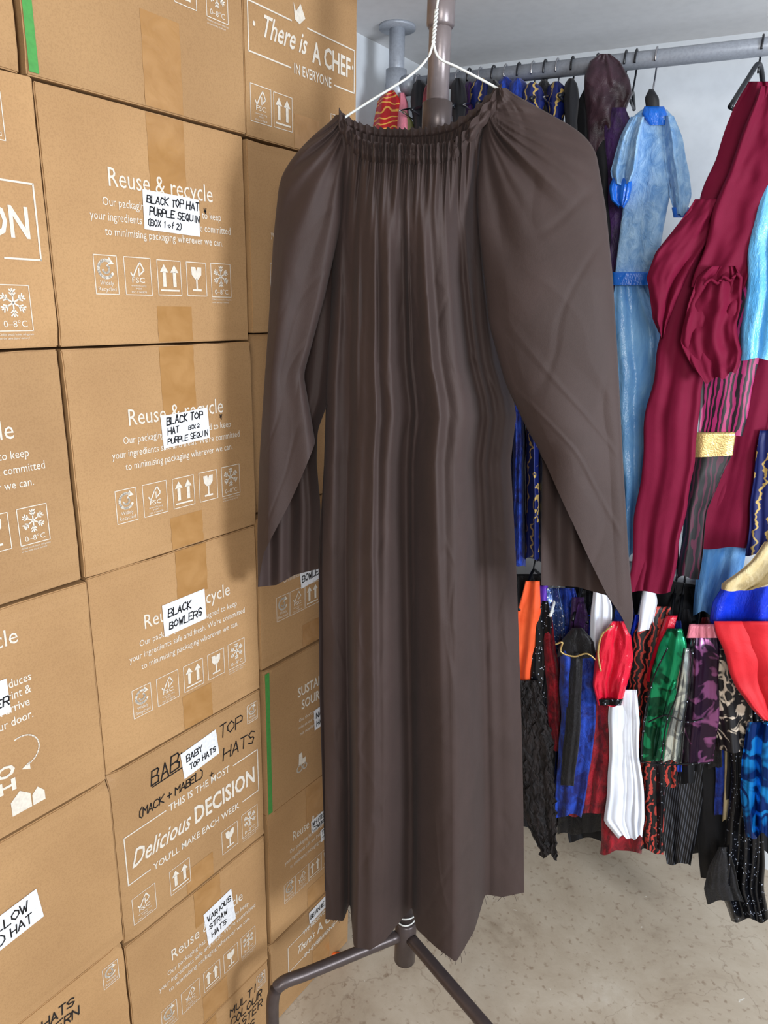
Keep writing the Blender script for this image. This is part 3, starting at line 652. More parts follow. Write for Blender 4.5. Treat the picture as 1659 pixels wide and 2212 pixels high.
cloth("sleeve_puff", "gathered puff at sleeve end", None, [(575, 1534, 1592), (600, 1504, 1608), (650, 1490, 1600), (700, 1480, 1596), (738, 1474, 1602), (760, 1480, 1606), (790, 1494, 1598), (808, 1512, 1590)], M_MAR, .245, .008, 4, .010, root=root, puff=.011, top=.6, hem=14)
mk("cuff_frill", *tube(smooth_path([RF.pt(u, v, .264) for u, v in ((1520, 616), (1535, 604), (1550, 612), (1562, 598), (1578, 606), (1590, 592), (1600, 600))], 5), .0028, 8), M_MAR, root=root)
aM = (RF.pt(1646, 100, 0) - OR).dot(RF.ax)
hanger("black plastic hanger holding maroon gown", aM, ZR, (RF.n * .95 - RF.ax * .3).normalized(), .13, M_BLKPL, .005, drop=.10, neck=.03)
root = thing("costume", "maroon costume with black flame print and gold band", "costume", RF.pt(1560, 1190, .1), TG)
cloth("side_panel", "plain maroon panel", None, [(560, 1600, 1700), (780, 1590, 1690), (980, 1560, 1645), (1100, 1512, 1630), (1185, 1500, 1612)], M_MAR, .10, .010, 2, .008, root=root)
cloth("patterned_panel", "black and pink flame print", None, [(560, 1590, 1660), (780, 1518, 1640), (945, 1506, 1604)], P_FLAME, .15, .012, 2, .007, root=root)
cloth("gold_band", None, None, [(934, 1494, 1594), (985, 1490, 1586)], M_GOLD, .152, .016, 2, .006, root=root, hem=2, top=1)
cloth("lower_panel", "black and maroon flame print", None, [(975, 1496, 1584), (1100, 1478, 1530), (1250, 1462, 1512)], P_BLKMAR, .13, .015, 2, .007, root=root)
cloth("costume", "sky blue satin costume on hanger", "costume", [(400, 1650, 1720), (500, 1625, 1720), (700, 1604, 1720), (775, 1598, 1700)], S_SKY, .24, .012, 3, .010, group=TG)
cloth("costume", "royal blue velvet costume with gold hem", "costume", [(640, 1650, 1720), (850, 1640, 1720), (1180, 1622, 1720)], V_ROYAL, .08, .02, 3, .010, group=TG)
cloth("costume", "navy and gold embroidered costume", "costume", [(930, 1642, 1700), (1100, 1618, 1700), (1200, 1612, 1690)], P_NAVGOLD, .12, .012, 3, .008, group=TG)
cloth("costume", "pale blue satin costume hem", "costume", [(1120, 1520, 1622), (1250, 1502, 1600), (1322, 1496, 1560)], S_LB, .07, .012, 3, .010, group=TG)
cloth("costume", "black costume on hanger", "costume", [(420, 1600, 1680), (700, 1540, 1700), (1200, 1480, 1700)], V_BLACK, -.06, .03, 5, .01, group=TG)
cloth("costume", "black costume on hanger", "costume", [(620, 1385, 1420), (800, 1380, 1450), (1230, 1370, 1470)], V_BLACK2, -.04, .03, 5, .01, group=TG)

# lower rail
T = [
 ("costume", "orange cloth costume on hanger", "costume", [(1255, 1134, 1166), (1320, 1118, 1168), (1450, 1104, 1150), (1600, 1098, 1136)], M_ORG, .12, .03, 2, .008),
 ("costume", "violet cloth costume on hanger", "costume", [(1265, 1145, 1182), (1400, 1135, 1176), (1520, 1128, 1164)], M_PUR, .08, .04, 2, .006),
 ("costume", "blue and silver sequined costume", "costume", [(1270, 1172, 1206), (1340, 1166, 1222), (1480, 1180, 1232), (1560, 1186, 1226)], P_SEQB, .085, .03, 3, .008),
 ("costume", "red velvet costume with gold edge", "costume", [(1330, 1160, 1190), (1430, 1150, 1208), (1560, 1152, 1224), (1620, 1170, 1228)], V_RED, .11, .03, 3, .012),
 ("costume", "royal blue velvet costume on hanger", "costume", [(1270, 1196, 1242), (1380, 1185, 1264), (1520, 1180, 1260), (1650, 1168, 1244), (1752, 1160, 1212)], V_ROYAL, .06, .04, 3, .014),
 ("costume", "white puffed sleeve costume on hanger", "costume", [(1250, 1284, 1308), (1310, 1276, 1322), (1385, 1273, 1318), (1415, 1280, 1310)], M_WHT, .15, .02, 3, .010),
 ("costume", "long black velvet costume on hanger", "costume", [(1275, 1255, 1290), (1420, 1230, 1340), (1700, 1200, 1330), (1800, 1205, 1310)], V_BLACK, .02, .04, 4, .014),
 ("costume", "dark blue velvet costume on hanger", "costume", [(1260, 1320, 1350), (1420, 1290, 1400), (1640, 1300, 1400), (1770, 1306, 1396)], V_ROYAL, .03, .04, 4, .014),
 ("skirt", "long red velvet skirt on hanger", "skirt", [(1480, 1262, 1340), (1600, 1238, 1340), (1700, 1228, 1324), (1757, 1224, 1310)], V_RED, .15, .02, 3, .014),
 ("cloth", "white draped cloth garment on hanger", "clothing", [(1490, 1320, 1374), (1560, 1316, 1384), (1640, 1314, 1382), (1720, 1308, 1388), (1775, 1304, 1392), (1812, 1334, 1388)], M_WHT, .17, .010, 4, .010),
 ("costume", "red velvet hem hanging below white cloth", "costume", [(1640, 1310, 1404), (1760, 1300, 1400), (1842, 1296, 1384)], V_RED, .12, .02, 3, .012),
 ("costume", "red and black animal print costume", "costume", [(1310, 1390, 1450), (1380, 1366, 1456), (1460, 1354, 1444), (1640, 1360, 1436), (1840, 1378, 1432)], P_ANIM, .13, .03, 3, .010),
 ("costume", "black cream floral costume on hanger", "costume", [(1375, 1540, 1596), (1430, 1530, 1616), (1530, 1536, 1624), (1620, 1556, 1626)], P_FLOR, .15, .02, 3, .010),
 ("costume", "black pinstripe costume on hanger", "costume", [(1600, 1430, 1522), (1750, 1428, 1514), (1866, 1442, 1492)], P_STRIPE, .08, .03, 3, .012),
 ("costume", "silver edged black striped costume", "costume", [(1600, 1392, 1436), (1740, 1396, 1432), (1836, 1400, 1428)], P_SEQ, .13, .025, 2, .008),
 ("trousers", "black cloth trousers on hanger", "trousers", [(1480, 1486, 1584), (1700, 1500, 1600), (1900, 1514, 1604)], V_BLACK2, .06, .04, 3, .012),
 ("costume", "black sequined costume reaching the floor", "costume", [(1440, 1584, 1650), (1600, 1578, 1656), (1750, 1572, 1650), (1850, 1560, 1650), (1925, 1556, 1654), (1985, 1580, 1660)], P_SEQ, .12, .02, 4, .014),
 ("costume", "black cloth end bunched on the floor", "costume", [(1830, 1552, 1572), (1870, 1530, 1584), (1920, 1520, 1594), (1950, 1528, 1604)], V_BLACK, .14, .02, 3, .012),
 ("costume", "shiny metallic blue costume", "costume", [(1560, 1616, 1690), (1640, 1600, 1690), (1760, 1604, 1690), (1810, 1612, 1690)], P_BFOIL, .17, .02, 4, .014),
 ("costume", "long black costume among other costumes", "costume", [(1270, 1490, 1700), (1500, 1560, 1700), (1850, 1590, 1700)], V_BLACK2, .0, .04, 6, .014),
 ("costume", "royal blue satin costume on hanger", "costume", [(1220, 1612, 1700), (1260, 1560, 1700), (1300, 1538, 1700), (1340, 1530, 1700), (1368, 1544, 1700), (1430, 1590, 1700)], S_ROY, .16, .02, 3, .014),
 ("costume", "scarlet cloth costume hanging in a point", "costume", [(1342, 1544, 1720), (1370, 1548, 1720), (1430, 1572, 1720), (1490, 1594, 1720), (1530, 1622, 1720), (1560, 1650, 1720)], S_RED2, .20, .012, 3, .014),
 ("costume", "cream and gold satin costume", "costume", [(1170, 1650, 1710), (1210, 1622, 1710), (1240, 1590, 1710), (1262, 1562, 1700), (1280, 1560, 1650)], M_CREAM, .19, .012, 3, .014),
 ("costume", "dark velvet filler backing behind orange costume", "costume", [(1240, 1100, 1170), (1500, 1100, 1240), (1790, 1115, 1230)], V_BLACK, -.02, .04, 4, .014),  # this and the next two: dark backing added to darken gaps between costumes
 ("costume", "dark cloth filler backing between other costumes", "costume", [(1240, 1220, 1430), (1500, 1210, 1450), (1815, 1230, 1450)], V_BLACK2, -.04, .04, 5, .014),
 ("costume", "dark cloth filler backing behind shiny costume", "costume", [(1240, 1400, 1580), (1500, 1410, 1600), (1840, 1420, 1610)], V_BLACK2, -.02, .04, 5, .014),
 ("costume", "deep red satin sleeve on hanger", "costume", [(1330, 1440, 1466), (1400, 1414, 1450), (1470, 1396, 1430)], S_RED, .145, .02, 2, .008),
 ("costume", "silver satin costume on hanger", "costume", [(1262, 1392, 1412), (1300, 1384, 1420), (1370, 1376, 1408)], M_WHT, .14, .02, 2, .006),
 ("costume", "violet velvet costume on hanger", "costume", [(1290, 1236, 1262), (1370, 1228, 1262), (1460, 1246, 1276)], V_PURPLE, .10, .02, 2, .006),
 ("costume", "cream striped costume hem", "costume", [(1560, 1566, 1586), (1700, 1566, 1590), (1780, 1560, 1584)], M_CREAM, .10, .012, 2, .004),
]
for (n_, l_, c_, r_, m_, b_, d_, f_, a_) in T: cloth(n_, l_, c_, r_, m_, b_, d_ * .5, f_, a_, group=LG, hem=8)
RS = random.Random(5)
pal = [(V_ROYAL, "royal blue velvet"), (V_RED, "red velvet"), (V_BLACK, "black velvet"), (P_SEQ, "black sequined"), (P_STRIPE, "black pinstripe"), (V_PURPLE, "purple velvet"), (V_ROYAL, "royal blue velvet"), (P_ANIM, "red and black print"), (S_ROY, "bright blue satin"), (V_BLACK2, "black cloth")]
for i in range(34):
    u = 1118 + (1600 - 1118) * (i + RS.random() * .8) / 34
    v0 = RS.uniform(1270, 1440); ln = RS.uniform(240, 380); v1 = min(v0 + ln, 1815 + RS.uniform(-20, 20)); wd = RS.uniform(10, 18); m_, nm_ = RS.choice(pal); sl = RS.uniform(-14, 10)
    cloth("sash", "narrow " + nm_ + " sash hanging among costumes", "sash", [(v0, u - wd * .4, u + wd * .4), (v0 + 40, u - wd + sl * .2, u + wd + sl * .2), (v1, u - wd * 1.2 + sl, u + wd * 1.1 + sl)], m_, RS.uniform(.08, .125), .008, 2, .008, group="narrow sashes among the costumes", hem=5, M_=40)
cloth("costume", "black feathered costume on hanger", "costume", [(1470, 1120, 1168), (1600, 1110, 1192), (1750, 1122, 1204), (1852, 1172, 1202)], V_BFEATH, .14, .025, 5, .006, group=LG, fur=.010, M_=110)
root = thing("costume", "black and blue robe with gold braid shoulders", "costume", RF.pt(1240, 1760, .12), LG)
cloth("robe_body", None, None, [(1362, 1232, 1262), (1410, 1208, 1290), (1540, 1210, 1288), (1700, 1200, 1268), (1764, 1198, 1256)], V_ROYAL, .15, .016, 3, .012, root=root)
cloth("robe_yoke", "black velvet yoke", None, [(1356, 1236, 1258), (1385, 1212, 1286), (1418, 1204, 1292)], V_BLACK, .158, .016, 3, .004, root=root)
cloth("robe_front", "black velvet front", None, [(1410, 1228, 1258), (1560, 1222, 1256), (1700, 1212, 1240)], V_BLACK, .168, .012, 2, .006, root=root)
mk("gold_braid", *tube(smooth_path([RF.pt(u, v, .186) for u, v in ((1200, 1392), (1215, 1388), (1212, 1408), (1240, 1418), (1268, 1412), (1290, 1428))]), .0022, 6), M_GOLD, root=root)
root = thing("costume", "shiny red satin top with gold trim and puffed sleeves", "costume", RF.pt(1320, 1520, .15), LG)
cloth("top_body", None, None, [(1342, 1322, 1346), (1372, 1300, 1362), (1420, 1285, 1368), (1480, 1281, 1354), (1524, 1290, 1344)], S_RED, .18, .012, 3, .012, root=root, puff=.009)
mk("gold_trim", *tube(smooth_path([RF.pt(u, v, .205) for u, v in ((1322, 1352), (1300, 1372), (1292, 1410), (1298, 1450))]), .0025, 6), M_GOLD, root=root)
cloth("hem_trim", "dark beaded hem", None, [(1508, 1290, 1345), (1524, 1292, 1340)], P_SEQ, .182, .020, 3, .004, root=root, hem=0)
root = thing("costume", "metallic green and violet costume with silver panels", "costume", RF.pt(1460, 1650, .15), LG)
cloth("green_panel", None, None, [(1358, 1442, 1474), (1392, 1424, 1484), (1450, 1408, 1482), (1560, 1392, 1450), (1640, 1384, 1434)], P_GRN, .165, .014, 2, .012, root=root)
cloth("silver_panel", None, None, [(1400, 1476, 1492), (1480, 1458, 1494), (1560, 1438, 1486), (1645, 1426, 1474)], P_SILV, .17, .012, 2, .010, root=root)
cloth("green_panel", None, None, [(1470, 1452, 1470), (1560, 1424, 1448), (1642, 1412, 1434)], P_GRN, .178, .012, 2, .008, root=root)
cloth("violet_panel", None, None, [(1352, 1490, 1546), (1400, 1482, 1554), (1500, 1480, 1556), (1560, 1474, 1552), (1648, 1464, 1538)], P_VIO, .16, .014, 3, .012, root=root)
cloth("pink_collar", None, None, [(1348, 1490, 1545), (1378, 1484, 1552)], M_PINK, .175, .012, 4, .006, root=root, hem=0)
for (pts) in (((1442, 1400), (1410, 1470), (1392, 1560), (1386, 1645)), ((1478, 1400), (1462, 1500), (1440, 1560), (1428, 1645)), ((1500, 1380), (1490, 1480), (1478, 1560), (1470, 1645)), ((1384, 1645), (1430, 1652), (1480, 1650), (1536, 1648)), ((1400, 1560), (1440, 1545), (1480, 1560), (1520, 1552))):
    mk("bead_trim", *tube(smooth_path([RF.pt(u, v, .20) for u, v in pts], 6), .0018, 6), P_SEQ, root=root)
for u in (1150, 1185, 1215, 1262, 1292, 1340, 1395, 1420, 1462, 1480, 1520, 1570):
    a = (RF.pt(u, 1250, 0) - OR).dot(RF.ax); i = int(u) % 3
    hanger("white plastic coat hanger on lower rail" if i == 0 else "black plastic coat hanger on lower rail", a, ZL, RF.n, .13, M_WIRE if i == 0 else M_BLKPL, .004, drop=.06, neck=.05)

# ------------------------------------------------------------------ brown gown on stand
OG = at_d(900, 1100, 1.08)
GF = Frame(OG, LAT * .966 - HD * .26)
def I(x, xs, ys): return float(np.interp(x, xs, ys))
def SI(x, xs, ys, w=.035): return sum(I(x + d * w, xs, ys) for d in (-1, -.5, 0, .5, 1)) / 5
zh = float(at_d(900, 2000, 1.08).z)
hemc = [(0, 703, 1985), (.1, 742, 1990), (.15, 756, 1950), (.20, 764, 2046), (.28, 800, 2052), (.36, 830, 2034), (.47, 890, 1958), (.51, 899, 2006), (.60, 940, 2045), (.69, 985, 2079), (.77, 1025, 2010), (.83, 1048, 1932), (.9, 1085, 1938), (1, 1132, 1928)]
ht = [h[0] for h in hemc]; hu = [h[1] for h in hemc]; hv = [h[2] for h in hemc]
hb = [(on_z(h[1], h[2], zh) - OG).dot(GF.n) for h in hemc]
bL = ([262, 300, 340, 500, 700, 830, 1000, 1200, 1500, 1800, 2060], [732, 735, 735, 722, 716, 705, 700, 688, 690, 700, 703])
bR = ([205, 260, 300, 450, 600, 700, 780, 860, 900, 1000, 1200, 1500, 1800, 2060], [1082, 1062, 1050, 1042, 1050, 1060, 1072, 1100, 1108, 1086, 1097, 1108, 1124, 1134])
neck = ([0, .04, .09, .15, .22, .35, .5, .65, .78, .86, .93, 1], [256, 284, 308, 321, 328, 331, 333, 332, 325, 302, 256, 202])
nback = ([0, .04, .10, .17, .26, .35, .5, .65, .76, .85, .93, 1], [250, 266, 280, 289, 295, 297, 297, 293, 284, 262, 230, 197])
# long soft folds: (centre, half width, height, start fraction, drift)
RIDG = [(.05, .045, .016, .04, .0), (.165, .040, .020, .02, .0), (.275, .026, .012, .0, .02), (.37, .048, .025, .03, .01),
        (.49, .020, .010, .0, -.01), (.60, .052, .026, .02, .03), (.75, .052, .025, .03, .0), (.865, .028, .014, .02, .0), (.95, .035, .015, .05, .0)]
def body_front(s_, v):
    v0 = I(s_, *neck); q = max(0, min(1, (v - v0) / (2000 - v0)))
    w = q ** .8
    top = .075 * math.sin(math.pi * s_) ** .6 if 0 < s_ < 1 else 0
    hbv = SI(s_, ht, hb, .018)
    b = (1 - w) * top + w * hbv
    for k, (c, hw, am, st, dr) in enumerate(RIDG):
        cc = c + dr * q + .006 * nz(v * .0016, k * 3.1, 0); h_ = hw * (.62 + .75 * q)
        fade = sm((q - st) / .20) * (1 - .5 * sm((q - .45) / .55)) * (.9 + .35 * nz(v * .002, k * 7.7, 2))
        d = (s_ - cc) / h_; d = d * (1.3 if d > 0 else .8)
        b += am * fade * math.exp(-d * d)
    b -= .012 * sm(q * 6) * (1 - .6 * q)
    dv = v - v0
    b += .0060 * math.exp(-(dv / 55)) * math.sin(2 * math.pi * (26 * s_ + .5 * nz(s_ * 8, 1, 2)))
    b += .0042 * math.exp(-((dv - 50) / 95) ** 2) * math.sin(2 * math.pi * (13 * s_ + 1.4 * nz(s_ * 5, 4, 2)))
    b += .0014 * math.exp(-((dv - 200) / 160) ** 2) * math.sin(2 * math.pi * (8.5 * s_ + 1.2 * nz(s_ * 4, 1.5, 6)))
    b += .009 * nz(s_ * 3.2, v * .0016, 3) * q
    b += .0030 * nz(s_ * 5 + v * .0025, v * .005, 33) * sm(q * 3)
    cr = abs(nz(s_ * 6 + v * .0035, v * .005, 5)); b -= .0012 * max(0, 1 - cr * 8) * sm(q * 4)
    cr = abs(nz(s_ * 7 - v * .004, v * .005, 15)); b += .0010 * max(0, 1 - cr * 8) * sm(q * 4)
    return b
V = []; Fc = []; NC = 300; NR = 230
for side in (0, 1):
    o = len(V)
    for i in range(NR + 1):
        for j in range(NC + 1):
            s_ = j / NC
            if side == 0:
                v0 = I(s_, *neck); ve = SI(s_, ht, hv, .008)
            else:
                v0 = I(s_, *nback); ve = 1925
            q = (i / NR) ** 1.15; v = v0 + (ve - v0) * q
            L = I(v, *bL); R = I(v, *bR)
            lin = L + (R - L) * s_
            uh = I(s_, ht, hu); wq = q ** 1.3
            u = lin * (1 - wq) + uh * wq if side == 0 else lin
            if side == 0: b = body_front(s_, v)
            else: b = -.055 * math.sin(math.pi * s_) ** .6 - .05 * q * math.sin(math.pi * s_) + .005 * math.sin(2 * math.pi * 20 * s_) * math.exp(-q * 9) + .012 * math.sin(9 * s_ * math.pi) * q + q ** .8 * (I(s_, [0, 1], [hb[0], hb[-1]]))
            V.append(GF.pt(u, v, b))
    for i in range(NR):
        for j in range(NC):
            a = o + i * (NC + 1) + j; Fc.append((a, a + 1, a + NC + 2, a + NC + 1))
groot = thing("gown", "long dark brown cotton gown with gathered elastic neckline", "gown", GF.pt(900, 2000, 0))
mk("gown_body", V, Fc, M_GOWN, root=groot)

def sleeve(Lc, Rc, vtop_s, vendF, vendB, dep, bc, wr, nm, RcB=None, sm_=18):
    V = []; Fc = []; C = 110; Rr = 190
    for side in (0, 1):
        o = len(V)
        for i in range(Rr + 1):
            for j in range(C + 1):
                s_ = j / C; ve = I(s_, *(vendF if side == 0 else vendB)); v0 = vtop_s
                q = i / Rr; v = v0 + (ve - v0) * q
                L = SI(v, *Lc, sm_); R = SI(v, *(RcB if (side and RcB) else Rc), 12); u = L + (R - L) * s_
                d = dep * (math.sin(math.pi * s_) ** .45 if 0 < s_ < 1 else 0) * (.3 + .7 * sm(q * 5))
                b = d if side == 0 else -d * .8
                if side == 0: b += wr(s_, v, q) * min(1, 6 * s_, 6 * (1 - s_))
                else: b += .008 * math.sin(6 * math.pi * s_ + 1) * min(1, 6 * s_, 6 * (1 - s_)) * q
                V.append(GF.pt(u, v, b + I(v, *bc)))
        for i in range(Rr):
            for j in range(C):
                a = o + i * (C + 1) + j; Fc.append((a, a + 1, a + C + 2, a + C + 1))
    return mk(nm, V, Fc, M_GOWN, root=groot)
def wrL(s_, v, q):
    du = (1 - s_) * 150; dv = v - 250
    ang = math.atan2(du, dv + 30); rr = math.hypot(du, dv)
    f = .008 * nz(ang * 6, (du + dv) * .001, 3) * 2 * math.exp(-((v - 360) / 280) ** 2)
    f += .003 * math.sin(ang * 28 + 2 * nz(ang * 4, rr * .01)) * math.exp(-(rr / 80) ** 2)
    f += .009 * math.sin(2 * math.pi * (1.0 * s_ + .12 + .15 * nz(v * .0015, 3, 3))) * sm((v - 430) / 250)
    f += .006 * nz(s_ * 1.6 + v * .001, v * .0022, 11)
    cr = abs(nz(s_ * 2 + v * .004, v * .005, 25)); f -= .0010 * max(0, 1 - cr * 7)
    return f
def wrR(s_, v, q):
    du = s_ * 250 + 8; dv = v - 235
    ang = math.atan2(dv, du); rr = math.hypot(du, dv)
    f = .0085 * nz(ang * 7, rr * .0015, 1) * 2 * math.exp(-(rr / 260) ** 2) * sm(rr / 30)
    f += .0030 * math.sin(ang * 24 + 3 * nz(ang * 3, rr * .006)) * math.exp(-(rr / 110) ** 2)
    f += .0030 * math.sin(ang * 40 + 3 * nz(ang * 3, rr * .01)) * math.exp(-(rr / 50) ** 2)
    f += .009 * nz(s_ * 1.2 + v * .001, v * .0022, 21)
    f += .0065 * nz(s_ * 1.6 - v * .0045, v * .0014 + s_, 14) * 1.5 * math.exp(-((v - 520) / 180) ** 2)
    f += .006 * math.sin(2 * math.pi * (.9 * s_ + .12 * nz(v * .0015, 8, 1))) * sm((v - 700) / 250)
    cr = abs(nz(s_ * 2.0 + v * .004, v * .004, 45)); f -= .0013 * max(0, 1 - cr * 7)
    cr = abs(nz(s_ * 2 - v * .005, v * .003, 55)); f += .0011 * max(0, 1 - cr * 7)
    return f
sleeve(([248, 280, 320, 360, 390, 450, 520, 700, 870, 1000, 1150, 1280], [732, 690, 648, 618, 604, 597, 590, 580, 568, 560, 556, 557]),
       ([248, 300, 400, 480, 640, 810, 900, 960, 1100, 1240], [745, 752, 745, 738, 702, 656, 672, 682, 693, 690]),
       248, ([0, .1, 1], [1266, 1195, 955]), ([0, .3, .6, 1], [1268, 1264, 1242, 1228]), .038, ([248, 600, 1300], [.0, .015, .02]), wrL, "sleeve",
       ([248, 300, 400, 640, 760, 860, 930, 1000, 1100, 1240], [745, 752, 748, 732, 724, 712, 686, 684, 693, 690]))
sleeve(([190, 260, 300, 400, 500, 600, 700, 830, 930, 985, 1100, 1400], [1072, 1050, 1038, 1030, 1034, 1046, 1056, 1092, 1140, 1172, 1170, 1168]),
       ([190, 215, 245, 272, 300, 330, 450, 600, 800, 1000, 1200, 1330, 1372], [1088, 1132, 1186, 1236, 1270, 1288, 1309, 1324, 1336, 1346, 1358, 1369, 1360]),
       190, ([0, .38, .72, .93, 1], [985, 1135, 1283, 1350, 1372]), ([0, .4, .72, 1], [1264, 1268, 1286, 1372]), .032, ([190, 600, 1372], [.0, .03, .03]), wrR, "sleeve")
# elastic neckline: puckered channel with a standing frill
V = []; Fc = []; n = 900; NRf = 46
hs = (-20, -16, -11, -6, -2, 3, 8, 13, 18, 23)
ow = (.0085, .007, .0045, .0025, .0045, .0075, .008, .006, .0025, -.001)
for j in range(n):
    t = j / n
    if t < .5: s_ = t * 2; v0 = I(s_, *neck); bb = body_front(s_, v0 + 26) if 0 < s_ < 1 else 0
    else: s_ = 2 - t * 2; v0 = I(s_, *nback); bb = -.055 * (math.sin(math.pi * s_) ** .6 if 0 < s_ < 1 else 0)
    L = I(v0, *bL); R = I(v0, *bR); u = L + (R - L) * s_
    if s_ < .03: u -= 2
    ph = 2 * math.pi * (NRf * t + .5 * nz(t * 20, 0, 0)); rip = math.sin(ph) * (1 + .5 * nz(t * 60, 2, 2))
    for k, h in enumerate(hs):
        rr_ = (.0048, .0042, .0032, .002, .0026, .0032, .0032, .0028, .002, .001)[k]
        sg = 1 if t < .5 else -1
        V.append(GF.pt(u + (1.6 * math.cos(ph + k * .15)), v0 + h + (2.5 * math.sin(ph + 1) + 3 * nz(t * 50, 3, 3) if k == 0 else 0), bb + ow[k] * sg + rip * rr_ * sg))
K = len(hs)
for j in range(n):
    for k in range(K - 1): Fc.append((j * K + k, j * K + k + 1, ((j + 1) % n) * K + k + 1, ((j + 1) % n) * K + k))
mk("elastic_neckline", V, Fc, M_GOWN, root=groot, label="gathered elasticated ruffle neckline")
tv = []
for k in range(34):
    s_ = random.random(); u = I(s_, ht, hu); v = I(s_, ht, hv); b = body_front(s_, v)
    p = GF.pt(u, v - 2, b); q_ = p + Vector((random.uniform(-.012, .012), random.uniform(-.006, .006), random.uniform(-.018, -.005)))
    tv.append(tube([p, (p + q_) / 2 + Vector((random.uniform(-.004, .004), 0, 0)), q_], .0004, 4))
o_ = mk("frayed_threads", *join(*tv), M_GOWN, root=groot); o_["kind"] = "stuff"

# stand
PB = at_d(874, 2075, 1.2)
def pp_(z): return Vector((PB.x, PB.y, z))
zpt = lambda v, u: at_d(u, v, 1.2).z
sroot = thing("clothes_stand", "brown painted steel clothes stand with bent tube legs", "clothes stand", (PB.x, PB.y, 0))
z45, z250 = zpt(45, 955), zpt(255, 950)
mk("pole", *tube([pp_(PB.z), pp_(z250)], .0185, 24), M_POLED, root=sroot)
mk("upper_pole", *tube([pp_(z250 - .01), pp_(z45 + .08)], .0165, 24), M_POLE, root=sroot)
mk("pole_collar", *tube([pp_(z250 - .025), pp_(z250 - .022), pp_(z250 + .02), pp_(z250 + .023)], [.0185, .0225, .0225, .0175], 24), M_POLED, root=sroot)
mk("pole_collar", *tube([pp_(z45 - .01), pp_(z45 - .006), pp_(z45 + .03), pp_(z45 + .034)], [.0175, .0205, .0205, .0175], 24), M_POLE, root=sroot)
ztb = z45 + .085
hook_top = GF.pt(944, -18, -.01)
dirb = (Vector((hook_top.x, hook_top.y, 0)) - Vector((PB.x, PB.y, 0))).normalized()
mk("top_arm", *tube([pp_(ztb) - dirb * .12, pp_(ztb) + dirb * .25], .0115, 16), M_POLED, root=sroot)
zl = at_d(872, 2015, 1.2).z
mk("leg_hub", *tube([pp_(PB.z), pp_(PB.z + .004), pp_(zl + .03), pp_(zl + .034)], [.019, .0225, .0225, .019], 24), M_POLED, root=sroot)
def leg(end, dropz):
    d = end - pp_(zl); mid = pp_(zl) + d * .5
    dn = d.normalized()
    pts = [pp_(zl) + dn * .015, mid, end - dn * .05, end, end + dn * .018 - Vector((0, 0, .03)), end + dn * .02 - Vector((0, 0, dropz))]
    mk("leg", *tube(smooth_path(pts, 6), .0125, 14), M_POLED, root=sroot)
    e = pts[-1]
    V1 = tube([e + Vector((0, 0, .01)), e - Vector((0, 0, max(.0, e.z - .06)))], .006, 8)
    c = Vector((e.x, e.y, .03)); ax = Vector((-dn.y, dn.x, 0))
    V2 = tube([c - ax * .01, c + ax * .01], .03, 20)
    mk("castor", *join(V1, V2), M_BLKPL, root=sroot)
e1 = on_z(608, 2125, zl); e2 = on_z(1045, 2212, zl); e1.z = zl; e2.z = zl
leg(e1, .12)
e2 = e2 + (e2 - pp_(zl)).normalized() * .06; leg(e2, .12)
dd = ((pp_(0) - Vector((e1.x, e1.y, 0))).normalized() + (pp_(0) - Vector((e2.x, e2.y, 0))).normalized()).normalized()
leg(pp_(zl) + dd * .30, .12)
for k, zz in enumerate((zl + .045, zl + .052)):
    ring = [pp_(zz) + Vector((math.cos(t) * .0205, math.sin(t) * .0205, .006 * math.sin(t * 1 + k * 2))) for t in np.linspace(0, 2 * math.pi, 25)]
    mk("cable_tie", *tube(ring, .0016, 6, caps=False), M_WIRE, root=sroot, label="white cable tie")

# wire hanger
bh = -.005
hk = []
cbar = pp_(ztb) + dirb * ((Vector((hook_top.x, hook_top.y, 0)) - Vector((PB.x, PB.y, 0))).length)
perp = Vector((-dirb.y, dirb.x, 0))
if perp.dot(LAT) < 0: perp = -perp
nk = GF.pt(943, 20, bh)
for i in range(13):
    th = math.radians(-50 + 250 * i / 12); hk.append(cbar + perp * (-math.cos(th)) * .0145 + Vector((0, 0, math.sin(th) * .0145)))
hs_ = smooth_path(hk + [nk], 3)
pa = nk; pb = GF.pt(936, 92, bh)
def twist(ph):
    out = []
    for i in range(25):
        t = i / 24; p = pa.lerp(pb, t); th = t * 8 * math.pi + ph
        out.append(p + GF.ax * math.cos(th) * .0016 + GF.n * math.sin(th) * .0016)
    return out
armL = smooth_path([pb, GF.pt(922, 128, bh), GF.pt(880, 168, bh), GF.pt(800, 218, bh), GF.pt(742, 256, bh), GF.pt(730, 272, bh), GF.pt(748, 300, bh)], 6)
armR = smooth_path([pb, GF.pt(948, 125, bh), GF.pt(988, 145, bh), GF.pt(1040, 172, bh), GF.pt(1082, 196, bh), GF.pt(1092, 212, bh), GF.pt(1070, 250, bh)], 6)
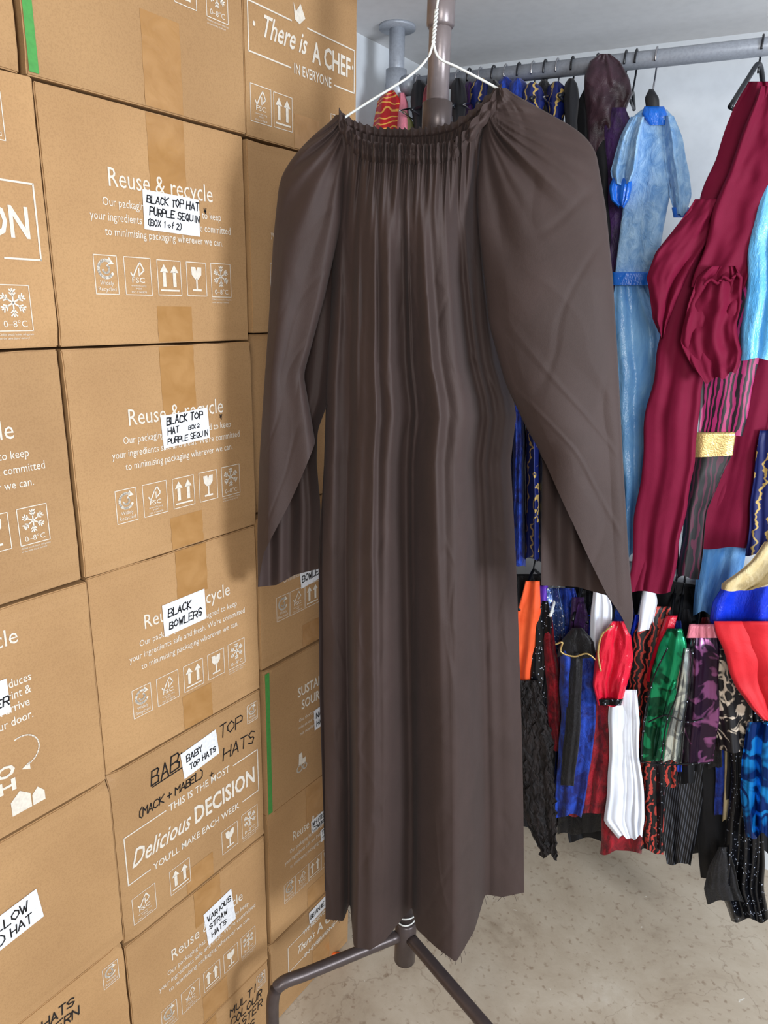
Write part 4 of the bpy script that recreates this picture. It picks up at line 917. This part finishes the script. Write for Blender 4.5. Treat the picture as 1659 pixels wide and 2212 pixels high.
bar = smooth_path([GF.pt(748, 300, bh), GF.pt(800, 352, bh), GF.pt(910, 385, bh), GF.pt(1020, 340, bh), GF.pt(1070, 250, bh)], 6)
r_ = .0017
mk("wire_hanger", *join(tube(hs_, r_, 8), tube(twist(0), r_ * .9, 8), tube(twist(math.pi), r_ * .9, 8), tube(armL, r_, 8), tube(armR, r_, 8), tube(bar, r_, 8)), M_WIRE,
   label="white coated wire hanger holding brown gown", cat="hanger")

# small litter on floor
M_ORP = plain("orange_plastic", S(226, 96, 30), .4)
c = on_z(730, 2068, .004)
V, Fc = join(tube(smooth_path([c + Vector((-.02, -.01, .004)), c + Vector((0, .002, .007)), c + Vector((.022, .012, .004))], 5), [.004, .006, .007, .006, .005, .006, .007, .007, .006, .004, .003], 8))
mk("plastic_clip", V, Fc, M_ORP, label="small orange plastic clip on concrete floor", cat="litter")
c = on_z(785, 2015, .002)
V = []; Fc = []
for i in range(5):
    for j in range(3): V.append(c + Vector((.008 * i - .016 + .002 * j, .009 * j - .01 + .003 * math.sin(i), .001 + .003 * (1 + math.sin(i * 1.3 + j)))))
for i in range(4):
    for j in range(2): a = i * 3 + j; Fc.append((a, a + 1, a + 4, a + 3))
mk("paper_scrap", V, Fc, M_PAPER, label="crumpled white paper scrap on concrete floor", cat="litter")

# ------------------------------------------------------------------ light
w = bpy.data.worlds.new("world"); sc.world = w; w.use_nodes = True
bg = w.node_tree.nodes["Background"]; bg.inputs[0].default_value = (0.86, 0.91, 1.0, 1); bg.inputs[1].default_value = 0.42
def area(name, loc, tgt, size, en, col):
    l = bpy.data.lights.new(name, 'AREA'); l.shape = 'DISK'; l.size = size; l.energy = en; l.color = col
    o = bpy.data.objects.new(name, l); link(o); o.location = loc
    o.rotation_euler = (Vector(tgt) - Vector(loc)).to_track_quat('-Z', 'Y').to_euler(); return o
area("warm_fill", (0.9, -1.1, 1.8), (-.5, .9, 1.2), .8, 36, (1.0, .985, .95))  # added soft warm fill behind the camera, not a modelled opening
area("cool_side_fill", (1.8, .5, 1.5), (-.3, 1.4, 1.7), .7, 64, (.86, .92, 1.0))  # added cool lamp out of view, brightens back wall and ceiling
